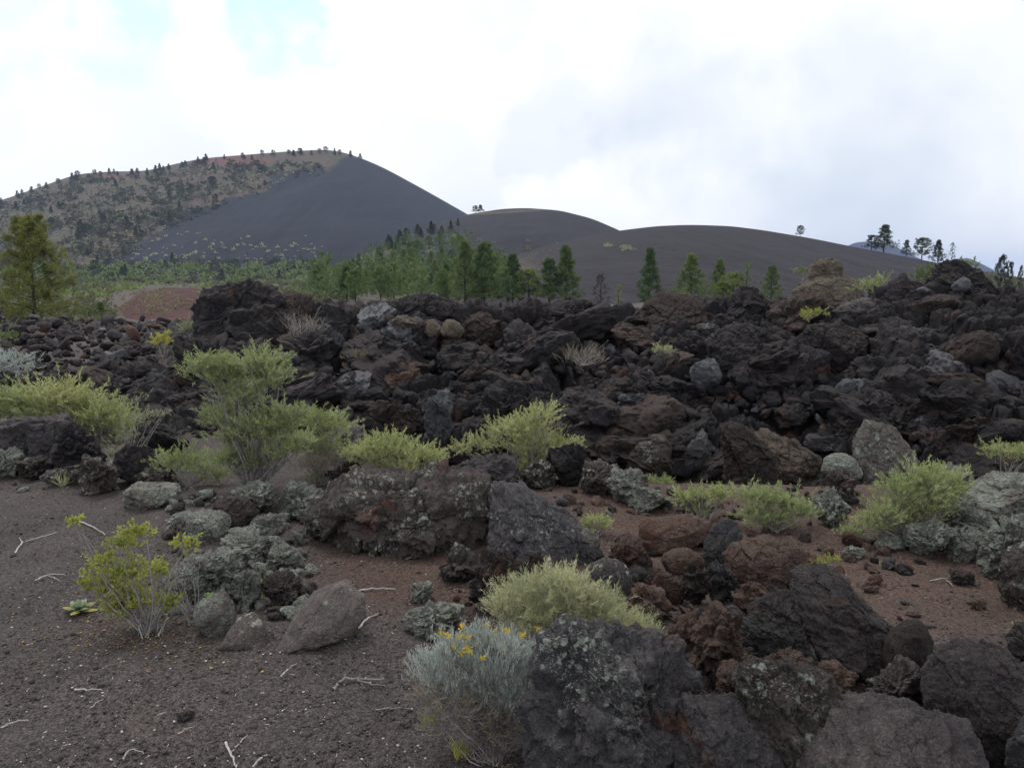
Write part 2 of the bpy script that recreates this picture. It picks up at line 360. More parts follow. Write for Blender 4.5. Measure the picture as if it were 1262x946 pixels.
def flow_smooth(x, y):
    x = np.asarray(x, float); y = np.asarray(y, float); a = x/np.maximum(y, 1)
    yf = np.interp(a, AX, YF); yc = np.interp(a, AX, YC); tz = np.interp(a, AX, TOPZ)
    g = ground_smooth(x, y)
    left = sstep(-.36, -.27, a)           # 0 at far left (low flat flow), 1 where the front stands
    t = np.clip((y-yf)/(yc-yf), 0, 1)
    t2 = np.clip((y-yf)/2.2, 0, 1)
    shape = left*(t**.62)+(1-left)*(t2**.9)
    z0 = np.where(y < yf, g-.35*sstep(0, 1.0, yf-y), np.minimum(g, -.0))
    z = z0+(tz-z0)*shape
    back = sstep(yc+3, yc+14, y)
    z = z*(1-back)+(g-.4)*back
    return z
def flow_z(x, y):
    x = np.atleast_1d(np.asarray(x, float)); y = np.atleast_1d(np.asarray(y, float))
    return flow_smooth(x, y)+.12*fbm(np.stack([x, y, x*0], 1)*.8, 21, 3)
# hills: crest (px, py) seen at distance D
HILLS = dict(
 cone=dict(D=1100, W=560, WB=600, z0=-8, pts=[(-420, 352), (-300, 330), (-160, 290), (-60, 262), (0, 248), (50, 231), (95, 215), (140, 212), (180, 212), (215, 203), (250, 196), (300, 192), (350, 188), (405, 185), (430, 190), (470, 206), (520, 233), (570, 261), (620, 290), (680, 326), (730, 352)]),
 mid=dict(D=560, W=330, WB=300, z0=-5, pts=[(330, 352), (400, 336), (450, 313), (500, 292), (545, 273), (580, 264), (620, 258), (650, 257), (690, 260), (730, 270), (765, 285), (810, 310), (860, 340), (890, 352)]),
 near=dict(D=330, W=200, WB=220, z0=-3.5, pts=[(540, 354), (600, 330), (640, 313), (700, 297), (760, 285), (810, 279), (850, 277.5), (900, 279), (940, 284), (1000, 294), (1060, 306), (1140, 321), (1210, 335), (1300, 348), (1360, 352)]),
 far_a=dict(D=3600, W=900, WB=900, z0=-10, pts=[(990, 350), (1030, 312), (1052, 299), (1075, 297), (1100, 302), (1140, 322), (1190, 340), (1230, 350)]),
 far_b=dict(D=4000, W=900, WB=900, z0=-10, pts=[(1120, 350), (1150, 333), (1175, 319), (1195, 318), (1212, 326), (1235, 338), (1270, 350)]),
 red=dict(D=82, W=52, WB=20, z0=-1.75, pts=[(120, 392), (150, 376), (175, 360), (205, 354), (240, 355), (262, 362), (300, 380), (330, 392)]),
)
for h in HILLS.values():
    xs, zs = [], []
    for px, py in h['pts']:
        p = at(px, py, h['D']); xs.append(p.x); zs.append(max(p.z, h['z0']-1))
    e_ = 90/F*h['D']; xs = [xs[0]-e_]+xs+[xs[-1]+e_]; zs = [h['z0']-2]+zs+[h['z0']-2]
    xi = np.linspace(xs[0], xs[-1], 300); zi = np.interp(xi, xs, zs)
    k = np.hanning(15); k /= k.sum(); zp = np.pad(zi, 7, mode='edge'); zi = np.convolve(zp, k, 'valid')
    h['xi'], h['zi'] = xi, zi
def hill_z(h, x, y):
    x = np.atleast_1d(np.asarray(x, float)); y = np.atleast_1d(np.asarray(y, float))
    c = np.interp(x*h['D']/np.maximum(y, h['D']*.3), h['xi'], h['zi'], left=h['z0']-2, right=h['z0']-2)
    s = (y-h['D']); s = np.where(s < 0, -s/h['W'], s/h['WB'])
    t = np.sqrt(s*s+.05**2)-.05; fall = 1-t/(math.sqrt(1.0025)-.05)
    fall = np.clip(fall, -.05, 1)
    sc = h['D']/1100.; p = np.stack([x, y*.55, x*0], 1)/(60*sc)
    n = fbm(p, 31, 4)*5*sc*np.clip(1-fall, 0, .6)*1.2 + fbm(np.stack([x/(16*sc), y/(150*sc), x*0], 1), 33, 4, ridge=True)*1.3*sc*np.clip((1-fall)*4, 0, 1)
    return h['z0']+(c-h['z0'])*fall+n
def hit(px, py, fn, y0, y1, n=900):
    a, s = ray(px, py); Y = np.geomspace(y0, y1, n); X = a*Y; Z = CAMZ+s*Y
    g = fn(X, Y); k = np.nonzero(Z <= g)[0]
    if len(k) == 0: return None
    i = k[0]; return Vector((X[i], Y[i], g[i]))
_TB = {}
def hit_fast(px, py, key):
    if key not in _TB:
        fn, y0, y1, ny, na = {'near': (near_surface, 5.5, 40, 420, 900), 'far': (far_surface, 45, 1700, 700, 800)}[key]
        A = np.linspace(-.85, .85, na); Y = np.geomspace(y0, y1, ny); AA, YY = np.meshgrid(A, Y, indexing='ij')
        _TB[key] = (A, Y, fn((AA*YY).ravel(), YY.ravel()).reshape(AA.shape))
    A, Y, T = _TB[key]; a, s = ray(px, py); i = int(round((a-A[0])/(A[1]-A[0])))
    if i < 0 or i >= len(A): return None
    k = np.nonzero(CAMZ+s*Y <= T[i])[0]
    if len(k) == 0: return None
    k = k[0]; return Vector((a*Y[k], Y[k], T[i, k]))
def near_surface(x, y): return np.maximum(ground_z(x, y), np.where(np.atleast_1d(y) > 6.5, flow_z(x, y), -9))
def far_surface(x, y):
    z = ground_z(x, y)
    for k in ('cone', 'mid', 'near', 'red'): z = np.maximum(z, hill_z(HILLS[k], x, y))
    return z
def G(px, py, y0=1.0, y1=30): 
    return hit(px, py, ground_z, y0, y1) or at(px, py, y1)

# ground sheet
def build_ground():
    ys = np.concatenate([[-300, -60, -12, -3, -.5, .6], np.arange(1.2, 9.5, .022), np.geomspace(9.6, 60, 110), np.geomspace(62, 6500, 130)])
    na = 820; aa = np.linspace(-1.45, 1.45, na)
    aa = np.sign(aa)*np.abs(aa/1.45)**1.25*1.45
    Y, A = np.meshgrid(ys, aa, indexing='ij'); X = A*(np.maximum(Y, 0)+2.2); X = np.where(Y < -1, A*(40-Y), X)
    x, y = X.ravel(), Y.ravel(); z = ground_z(x, y)
    m = y < 10; p = np.stack([x[m], y[m], x[m]*0], 1)
    z[m] += .010*fbm(p*7, 6, 3)+.003*np.maximum(0, fbm(p*24, 7, 2))
    me = mesh_np('ground', np.stack([x, y, z], 1), grid(na, len(ys)), mats=[M['cinder']])
    a = x/np.maximum(y, .5)
    red = sstep(-.30, -.20, a)*sstep(3.4, 4.1, y)
    red = np.maximum(red, sstep(.25, .38, a)*sstep(3.0, 3.6, y)); red *= .85
    red = np.where(y > 40, .3, red)
    attr(me, 'red', red)
    tag(link('ground', me), kind='structure')
build_ground()

def build_flow():
    ys = np.concatenate([np.linspace(6.0, 14, 360), np.geomspace(14.05, 48, 120)])
    na = 1150; aa = np.linspace(-1.0, 1.0, na)
    Y, A = np.meshgrid(ys, aa, indexing='ij'); X = A*Y; x, y = X.ravel(), Y.ravel()
    z = flow_z(x, y); Z = z.reshape(X.shape)
    P = np.stack([X, Y, Z], -1)
    du = np.gradient(P, axis=1); dv = np.gradient(P, axis=0); N = np.cross(du, dv); N /= np.linalg.norm(N, axis=-1, keepdims=True)
    N = N.reshape(-1, 3); p = P.reshape(-1, 3)
    q = np.stack([x, y+z*.5, x*0], 1); q = q+.12*np.stack([fbm(q*2, 41, 2), fbm(q*2, 42, 2), x*0], 1)
    amp = sstep(6.4, 8.5, y)
    d = 0
    for sc, A_ in ((1.2, .24), (2.9, .11), (7.5, .05)):
        f1, f2, cid, dv_ = worley(q*sc, int(sc*10), 2)
        ta = cid*6.283*7; tilt = np.cos(ta)*dv_[:, 0]+np.sin(ta)*dv_[:, 1]
        d = d+A_*((cid-.5)*.8+tilt*.75-.8*sstep(.14, 0, f2-f1))
    d = d+.05*fbm(p*6, 44, 4, ridge=True)
    p = p+N*(d*amp)[:, None]
    me = mesh_np('lava_flow', p, grid(na, len(ys)), mats=[M['lava_mass']])
    tag(link('lava_flow', me), kind='structure')
build_flow()

def build_hill(key, name, m, nx, ny, attrs=None):
    h = HILLS[key]; xs = np.linspace(h['xi'][0]*1.0, h['xi'][-1]*1.0, nx)
    ys = np.concatenate([np.linspace(h['D']-h['W']*1.05, h['D'], ny), np.linspace(h['D'], h['D']+h['WB']*1.05, ny//2)[1:]])
    Y, X = np.meshgrid(ys, xs, indexing='ij'); x, y = X.ravel(), Y.ravel(); z = hill_z(h, x, y)
    me = mesh_np(name, np.stack([x, y, z], 1), grid(nx, len(ys)), mats=[m])
    px, py = project(x, y, z); veg, red = attrs(px, py, x, y) if attrs else (x*0, x*0)
    attr(me, 'veg', veg); attr(me, 'red', red)
    tag(link(name, me), kind='structure')
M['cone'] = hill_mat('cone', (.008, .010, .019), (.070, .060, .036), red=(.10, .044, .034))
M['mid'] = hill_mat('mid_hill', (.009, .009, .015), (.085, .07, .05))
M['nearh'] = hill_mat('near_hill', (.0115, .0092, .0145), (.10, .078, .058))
M['redh'] = hill_mat('red_mound', (.048, .015, .014), (.085, .072, .05))
def cone_attr(px, py, x, y):
    # the bare cinder face: below a line running from the crest's right end down to the left foot
    ln = np.interp(px, [-300, 60, 130, 200, 260, 320, 380, 430, 460, 800], [400, 345, 318, 282, 252, 228, 209, 200, 190, 100])
    wig = fbm(np.stack([px*.035, py*.06, px*0], 1), 61, 3)*26
    veg = sstep(22, -22, py-ln+wig)
    veg = np.maximum(veg*.95, sstep(318, 345, py)*.75)
    r = np.exp(-((px-290)/60)**2-((py-199)/7)**2)*1.0+np.exp(-((px-135)/25)**2-((py-218)/6)**2)*.75+np.exp(-((px-120)/70)**2-((py-265)/25)**2)*.35
    return veg, r
build_hill('cone', 'cinder_cone', M['cone'], 420, 240, cone_attr)
def mid_attr(px, py, x, y):
    ln = np.interp(px, [300, 540, 600, 640, 720], [900, 275, 268, 262, 255])
    v = sstep(530, 470, px+(py-300)*.4)*.8
    v = np.maximum(v, np.exp(-((py-(265-(px-560)*.06))/2.5)**2)*sstep(760, 640, px)*.7)
    return v, x*0
build_hill('mid', 'hill', M['mid'], 300, 180, mid_attr)
def near_attr(px, py, x, y):
    v = np.exp(-((px-640)/60)**2-((py-330)/26)**2)*.55 + sstep(1130, 1230, px)*.5
    return v, x*0
build_hill('near', 'hill', M['nearh'], 300, 180, near_attr)
build_hill('far_a', 'hill', M['cone'], 120, 60, lambda px, py, x, y: (x*0+.2, x*0))
build_hill('far_b', 'hill', M['cone'], 120, 60, lambda px, py, x, y: (x*0+.2, x*0))
build_hill('red', 'cinder_mound', M['redh'], 120, 60, lambda px, py, x, y: (-.15+.5*np.clip(fbm(np.stack([x, y, x*0], 1)*.25, 9, 3)*2.5, -.4, 1)*sstep(300, 150, px)*1.0, x*0))

# haze: one closed box of thin air round everything
def build_haze():
    bm = bmesh.new(); bmesh.ops.create_cube(bm, size=1)
    me = bpy.data.meshes.new('haze'); 
    zt = max(h['zi'].max() for h in HILLS.values())+25
    for v in bm.verts: v.co = ((v.co.x)*22000, 3000+v.co.y*11000, (-35 if v.co.z < 0 else zt))
    bm.to_mesh(me); bm.free()
    m = bpy.data.materials.new('haze'); m.use_nodes = True; m.node_tree.nodes.clear(); nb = NB(m.node_tree)
    o = nb.n('ShaderNodeOutputMaterial'); v = nb.n('ShaderNodeVolumePrincipled')
    v.inputs['Color'].default_value = (.46, .60, .98, 1); v.inputs['Density'].default_value = .0001
    nb.l(v.outputs[0], o.inputs['Volume']); me.materials.append(m)
    tag(link('haze', me), kind='stuff', label='thin pale air between the camera and the far cinder hills', cat='haze')
build_haze()

# ------------------------------------------------------------------ rocks
_ico = {}
def ico(n):
    if n not in _ico:
        bm = bmesh.new(); bmesh.ops.create_icosphere(bm, subdivisions=n, radius=1)
        bm.verts.ensure_lookup_table()
        _ico[n] = (np.array([v.co[:] for v in bm.verts]), np.array([[v.index for v in f.verts] for f in bm.faces])); bm.free()
        V = _ico[n][0]; V /= np.linalg.norm(V, axis=1, keepdims=True)
    return _ico[n]
def rock_verts(seed, dims, style='block', sub=5, tilt=(0, 0, 0)):
    rs = np.random.RandomState(seed); D, Fc = ico(sub)
    K = {'block': 9, 'slab': 8, 'round': 15, 'crag': 10, 'clinker': 9}[style]
    pn = rs.normal(size=(K, 3)); pn /= np.linalg.norm(pn, axis=1, keepdims=True)
    if style == 'slab': pn[0] = (0, .1, 1); pn[1] = (.1, 0, -1)
    if style == 'block': pn[0] = (.15*rs.normal(), .3*rs.normal(), 1); pn[1] = (.2*rs.normal(), -1, .25*rs.normal()); pn[0] /= np.linalg.norm(pn[0]); pn[1] /= np.linalg.norm(pn[1])
    off = rs.uniform(.50, .92, K)
    if style == 'slab': off[0] = off[1] = .55
    if style == 'round': off = rs.uniform(.70, .95, K)
    pn2 = rs.normal(size=(12, 3)); pn2 /= np.linalg.norm(pn2, axis=1, keepdims=True)
    pn = np.concatenate([pn, pn2]); off = np.concatenate([off, rs.uniform(.92, 1.2, 12)])
    pw = {'block': 38, 'slab': 38, 'round': 9, 'crag': 18, 'clinker': 22}[style]
    sd = seed % 97
    wv = np.stack([fbm(D*1.9+sd+k*7, seed+k, 2) for k in range(3)], 1)
    Dw = unit(D+wv*{'block': .22, 'slab': .18, 'round': .18, 'crag': .45, 'clinker': .38}[style])
    dn = np.maximum(Dw@pn.T, 1e-3)/off
    r = 1/((dn**pw).sum(1)+.6)**(1/pw)
    dims = np.array(dims, float); S = dims.max(); p = D*r[:, None]
    p /= np.abs(p).max(0)
    p = p*dims/2
    u = p/S
    low = fbm(u*2.4+sd, seed, 3); mid = fbm(u*7+sd, seed+1, 4, ridge=True); hi = fbm(u*21+sd, seed+2, 3, ridge=True)
    amp = {'block': (.05, .028, .013), 'slab': (.05, .024, .011), 'round': (.05, .018, .009), 'crag': (.13, .075, .026), 'clinker': (.12, .05, .02)}[style]
    d = S*(amp[0]*low+amp[1]*mid+amp[2]*hi)
    def chips(fr, A, sd2):      # broken facets: every cell its own level and tilt
        f1, f2, cid, dv = worley(u*fr+np.stack([low, mid, low], 1)*.12, sd2, 3)
        an = cid*40; ax = np.stack([np.cos(an), np.sin(an), np.cos(an*1.7)], 1)
        return A*((cid-.5)*.9+(dv*ax).sum(1)*.8)-A*.35*sstep(.10, 0, f2-f1)
    ca = {'block': .055, 'slab': .04, 'round': .022, 'crag': .075, 'clinker': .07}[style]
    if sub >= 3: d += S*chips(3.1, ca, seed)
    if sub >= 5: d += S*chips(7.5, ca*.45, seed+5)
    if sub >= 6: d += S*chips(17, ca*.18, seed+9)
    if style in ('crag', 'clinker') and sub >= 4:
        f1, f2, cid, _ = worley(u*(6 if style == 'crag' else 7)+low[:, None]*.35, seed+3, 3)
        d += S*.075*(.5-f1)
        d -= S*.10*sstep(.15, .75, fbm(u*4.2+sd, seed+8, 3))
        if sub >= 6:
            f1, f2, cid, _ = worley(u*19, seed+6, 3); d += S*.022*(.5-f1)
    if style in ('crag', 'slab', 'block'):      # broken bedding steps
        ax = rs.normal(size=3); ax[2] += 1.6; ax /= np.linalg.norm(ax)
        t = (u@ax)*(8 if style != 'block' else 4.5)+.7*low+.3*mid
        fr = t-np.floor(t); d += S*(.030 if style != 'block' else .022)*(sstep(0, .85, fr)-sstep(.85, 1, fr)-.3)*sstep(-.3, .4, fbm(u*1.7+sd, seed+4, 2))
    p = p+D*d[:, None]
    if any(tilt):
        from mathutils import Euler
        p = p@np.array(Euler([R(t_) for t_ in tilt]).to_matrix()).T
    return p, Fc
def unit(v): return v/(np.linalg.norm(v, axis=-1, keepdims=True)+1e-9)
HERO = []
def outline_rock(poly, m, label, name='lava_boulder', cat='boulder', Y=None, sub=7, depth=.75, lean=.3, rough=1.15, seed=1, craggy=0.0, box=.55, rnd_=.0, dz=0):
    """a rock whose front outline follows poly (px); real size and thickness at its own distance"""
    P = np.array(poly, float); x0, x1 = P[:, 0].min(), P[:, 0].max(); y0, y1 = P[:, 1].min(), P[:, 1].max(); cx = (x0+x1)/2
    HERO.append((x0, x1, y0, y1, Y, label))
    Yf = G(cx, y1).y if Y is None else Y
    w_ = (x1-x0)/F*Yf; dp = w_*depth; Yc = Yf+dp*.42
    W = np.array([[at(px, py, Yc).x, at(px, py, Yc).z] for px, py in P]); W[:, 1] -= (at(cx, y1, Yc).z-at(cx, y1, Yf).z)*(P[:, 1]-y0)/(y1-y0)
    W[P[:, 1] > y1-.12*(y1-y0), 1] -= .10*(W[:, 1].max()-W[:, 1].min())     # sunk in the ground
    c = (W.max(0)+W.min(0))/2; Q = W-c
    D, Fc = ico(sub); S = max(w_, Q[:, 1].max()*2)
    sd = seed % 97; wv = np.stack([fbm(D*2.2+sd+k*7, seed+k, 3) for k in range(3)], 1); Dn = unit(D+.10*wv)
    th = np.arctan2(D[:, 2], D[:, 0]); u_ = np.stack([np.cos(th), np.sin(th)], 1)
    A = Q; B = np.roll(Q, -1, 0); rad = np.zeros(len(D))
    for a, b2 in zip(A, B):                       # ray-segment distance
        e = b2-a; den = u_[:, 0]*e[1]-u_[:, 1]*e[0]; den = np.where(abs(den) < 1e-9, 1e-9, den)
        t = (a[0]*e[1]-a[1]*e[0])/den; q = (a[0]*u_[:, 1]-a[1]*u_[:, 0])/den
        ok = (t > 0) & (q >= -.001) & (q <= 1.001); rad = np.where(ok, np.maximum(rad, t), rad)
    rad = np.where(rad == 0, S*.3, rad)
    l = np.sqrt(Dn[:, 0]**2+Dn[:, 2]**2); yy = Dn[:, 1]
    k = (l**(1/box)+np.abs(yy)**(1/box))**(-box)          # superellipse section front to back
    p = np.stack([u_[:, 0]*rad*l*k, yy*k*dp/2, u_[:, 1]*rad*l*k], 1)
    # facets: planes cut the front and back so no face is left round
    rs_ = np.random.RandomState(seed)
    for _ in range(12):
        n = rs_.normal(size=3); n[1] = -abs(n[1])-.6 if rs_.rand() < .75 else abs(n[1])+.6; n[0] *= .9; n[2] = n[2]*.8+.25; n /= np.linalg.norm(n)
        pr = p@n; lim = pr.max()*rs_.uniform(.72, .93); ex = np.maximum(pr-lim, 0)
        sc_ = np.where(pr > lim, lim/np.maximum(pr, 1e-6), 1); p = np.stack([p[:, 0]*(1-.25*(1-sc_)), p[:, 1]*sc_, p[:, 2]*(1-.25*(1-sc_))], 1)
    u = p/S; low = fbm(u*2.6+sd, seed, 3); mid = fbm(u*7+sd, seed+1, 4, ridge=True); hi = fbm(u*22+sd, seed+2, 4, ridge=True)
    d = S*rough*(.022*low+.024*mid+.012*hi)
    def chips(fr, A_, s2):
        f1, f2, cid, dv = worley(u*fr+np.stack([low, mid, low], 1)*.14, s2, 3); an = cid*40; ax = np.stack([np.cos(an), np.sin(an), np.cos(an*1.7)], 1)
        return A_*((cid-.5)*.9+(dv*ax).sum(1)*.8)-A_*.3*sstep(.08, 0, f2-f1)
    d += S*rough*(chips(3.3, .035, seed)+chips(8, .020, seed+5)+(chips(19, .009, seed+9) if sub > 6 else 0))
    if craggy:
        f1, f2, cid, _ = worley(u*8+low[:, None]*.4, seed+3, 3); d += S*craggy*.06*(.5-f1); d -= S*craggy*.06*sstep(.1, .7, fbm(u*5+sd, seed+8, 3))
        f1, f2, cid, _ = worley(u*21, seed+6, 3); d += S*craggy*.02*(.5-f1)
    nn = unit(p/np.array([w_, dp, Q[:, 1].max()*2])**2); p = p+nn*d[:, None]
    p[:, 1] += (p[:, 2]-p[:, 2].min())*lean
    me = mesh_np(name, p+(0, 0, -Q[:, 1].min()), Fc, mats=[M[m]]); me.set_sharp_from_angle(angle=R(48)); o = link(name, me)
    o.location = (c[0], Yc-lean*(Q[:, 1].max()-Q[:, 1].min())*.62, c[1]+Q[:, 1].min()+dz); tag(o, label, cat); return o
def set_mat(o, m):
    if len(o.data.materials) == 0: o.data.materials.append(m)
    o.material_slots[0].link = 'OBJECT'; o.material_slots[0].material = m
def rock(px0, px1, pyt, pyb, m, style, label, name='lava_boulder', cat='boulder', group=None, Y=None, sub=6, depth=.8, tilt=(0, 0, 0), seed=None, sink=.18, lift=0):
    """a rock whose visible outline spans px0-px1 x pyt-pyb; it stands on the ground where pyb meets it (or at distance Y)"""
    cx = (px0+px1)/2; HERO.append((px0, px1, pyt, pyb, Y, label))
    if Y is None:
        g = G(cx, pyb); Yf = g.y
    else: Yf = Y
    sc = Yf*math.cos(PITCH)/F*(1+.02)
    w_ = (px1-px0)*sc*1.04; dp = w_*depth; Yc = Yf+dp*.40; sc = Yc/F; w_ = (px1-px0)*sc*1.02
    top = at(cx, pyt, Yc-dp*.05); bot = at(cx, pyb, Yf)
    h = max(top.z-bot.z, .03); full = h*(1+sink)
    c = at(cx, pyb, Yc); c.z = top.z-full/2
    seed = seed if seed is not None else int(px0*7+pyt*13) % 9973
    ti = tuple(tilt)
    if any(ti):
        p, Fc = rock_verts(seed, (1, 1, 1) if 0 else (w_, dp, full), style, sub, ti)
        ext = p.max(0)-p.min(0); p = (p-(p.max(0)+p.min(0))/2)*np.array([w_/ext[0], dp/ext[1], full/ext[2]])
    else:
        p, Fc = rock_verts(seed, (w_, dp, full), style, sub)
        ext = p.max(0)-p.min(0); p = (p-(p.max(0)+p.min(0))/2)*np.array([w_/ext[0], 1, full/ext[2]])
    p[:, 2] += full/2
    me = mesh_np(name, p, Fc, mats=[M[m]]); me.set_sharp_from_angle(angle=R(48))
    o = link(name, me); o.location = (c.x, c.y, c.z-full/2+lift)
    tag(o, label, cat, group); return o

# --- bottom edge and right foreground
rock(1222, 1330, 880, 1000, 'lava_spot2', 'block', 'dark stone cut by the bottom right corner of the photo', sub=5, seed=77)
rock(1062, 1150, 806, 888, 'lava_spot', 'crag', 'small craggy hollow boulder with white lichen rims left of the blue-grey boulder', sub=6, seed=23)
rock(1005, 1062, 925, 990, 'lava_brown', 'round', 'small brownish round stone on the bottom edge beside the spotted block', sub=5, seed=3, name='stone', cat='stone')
rock(845, 925, 742, 850, 'lava_rust', 'crag', 'rusty arched crag with a dark hollow under it in the rubble pile', sub=6, seed=64)
rock(1080, 1145, 765, 850, 'lava_brown', 'round', 'low brown shoulder of rock at the lower right of the wedge boulder', sub=5, seed=66)
rock(935, 1000, 800, 850, 'lava_rust', 'crag', 'reddish crumbly stone below the grey fractured boulder', sub=6, seed=67, name='stone', cat='stone')
rock(1000, 1060, 815, 862, 'lava_rust', 'clinker', 'reddish clinkery stone under the wedge-shaped boulder', sub=5, seed=69, name='stone', cat='stone')
rock(880, 925, 815, 875, 'lava_rust', 'crag', 'red-brown stone wedged behind the spotted block', sub=5, seed=70, name='stone', cat='stone')
rock(864, 914, 640, 705, 'lava_spot2', 'round', 'upright grey-brown rounded boulder between the two long reddish ones', sub=6, seed=72)
rock(814, 868, 676, 718, 'lava_rust', 'round', 'small brick-red rounded stone below the long rust boulder', sub=6, seed=74, name='stone', cat='stone')
rock(838, 876, 692, 748, 'lava_brown', 'crag', 'narrow brown upright crag in the middle of the rubble pile', sub=6, seed=75)
rock(868, 908, 690, 745, 'lava_spot2', 'crag', 'grey knobbly pinnacle in front of the squared reddish boulder', sub=6, seed=76)
rock(900, 950, 715, 765, 'lava_rust', 'crag', 'orange-brown stone under the squared reddish boulder', sub=5, seed=79, name='stone', cat='stone')
rock(800, 845, 705, 748, 'lava_rust', 'block', 'dark red stone left of the brown upright crag', sub=5, seed=80, name='stone', cat='stone')
rock(745, 800, 660, 712, 'lava_rust', 'crag', 'reddish stone just right of the split boulder', sub=5, seed=81, name='stone', cat='stone')
rock(722, 780, 690, 745, 'lava_spot2', 'round', 'grey stone behind the pale green bush, right of the split boulder', sub=5, seed=82, name='stone', cat='stone')
rock(775, 830, 718, 775, 'lava_rust', 'crag', 'red-brown crumbly stone beside the pale green bush', sub=5, seed=83, name='stone', cat='stone')
rock(820, 870, 755, 805, 'lava_rust', 'crag', 'rust stone above the large black boulder', sub=5, seed=84, name='stone', cat='stone')
rock(905, 965, 768, 812, 'lava', 'block', 'shadowed dark block under the grey fractured boulder', sub=5, seed=85)
rock(1010, 1055, 868, 905, 'lava_rust', 'crag', 'small reddish stone between the spotted block and the craggy hollow boulder', sub=5, seed=86, name='stone', cat='stone')
# --- split boulder
rock(540, 600, 672, 722, 'lava_spot', 'crag', 'knobbly grey stone below the left half of the split boulder', sub=6, seed=121, name='stone', cat='stone')
rock(575, 655, 676, 762, 'lava_spot', 'crag', 'craggy grey-brown boulder in front of the crack of the split boulder', sub=6, seed=122)
rock(640, 690, 680, 735, 'lava_brown', 'crag', 'brown crag half hidden behind the pale green bush', sub=5, seed=123)
rock(492, 574, 741, 790, 'lava_lichen', 'crag', 'flat lichen-crusted stone on the red cinder left of the pale green bush', sub=6, seed=124, name='stone', cat='stone')
rock(504, 536, 717, 744, 'lava_lichen', 'crag', 'small pale lichen-covered stone alone on the red cinder', sub=6, seed=125, name='stone', cat='stone')
rock(700, 740, 652, 690, 'lava_lichen', 'round', 'small lichen stone at the right foot of the split boulder', sub=5, seed=126, name='stone', cat='stone')
# --- lichen cluster on the left
for i, (a_, b2, c_, d_, st, mm, lb) in enumerate([
 (238, 292, 732, 788, 'round', 'lava_lichen', 'round lichen-green stone at the foot of the left lichen outcrop'),
 (215, 295, 678, 735, 'crag', 'lava_lichen', 'grey-green lichen crag behind the yellow-green bush'),
 (268, 340, 652, 696, 'crag', 'lava_lichen', 'broad lichen crag at the top of the left lichen outcrop'),
 (284, 328, 704, 752, 'crag', 'lava_lichen', 'lichen-crusted knob in the middle of the left lichen outcrop'),
 (330, 378, 668, 706, 'crag', 'lava_lichen', 'knobbly lichen crag on the right side of the left lichen outcrop'),
 (322, 374, 708, 748, 'crag', 'lava_spot', 'fissured grey crag above the flat pinkish slab'),
 (265, 320, 612, 655, 'slab', 'lava_brown', 'brown slab stone above the left lichen outcrop'),
 (195, 250, 700, 752, 'crag', 'lava_lichen', 'lichen stone hidden in the yellow-green bush'),
 (284, 342, 590, 636, 'crag', 'lava_lichen', 'lichen-crusted crag with a dark hollow below the big brush'),
 (338, 402, 592, 640, 'crag', 'lava_lichen', 'lichen-crusted crag left of the split boulder'),
 (375, 420, 612, 668, 'crag', 'lava_spot', 'dark spotted crag against the left end of the split boulder'),
 (310, 350, 632, 664, 'clinker', 'lava_lichen', 'low lichen stone on the red cinder left of the split boulder'),
 (155, 225, 596, 628, 'slab', 'lava_lichen', 'flat grey-green lichen slab on the edge of the cinder, left'),
 (170, 215, 575, 606, 'crag', 'lava_spot', 'dark stone behind the flat lichen slab on the left'),
 (225, 285, 630, 668, 'slab', 'lava_lichen', 'low lichen shelf behind the yellow-green bush')]):
    rock(a_, b2, c_, d_, mm, st, lb, sub=6, seed=140+i, name='stone' if b2-a_ < 65 else 'lichen_boulder', cat='stone' if b2-a_ < 65 else 'boulder', depth=.95)
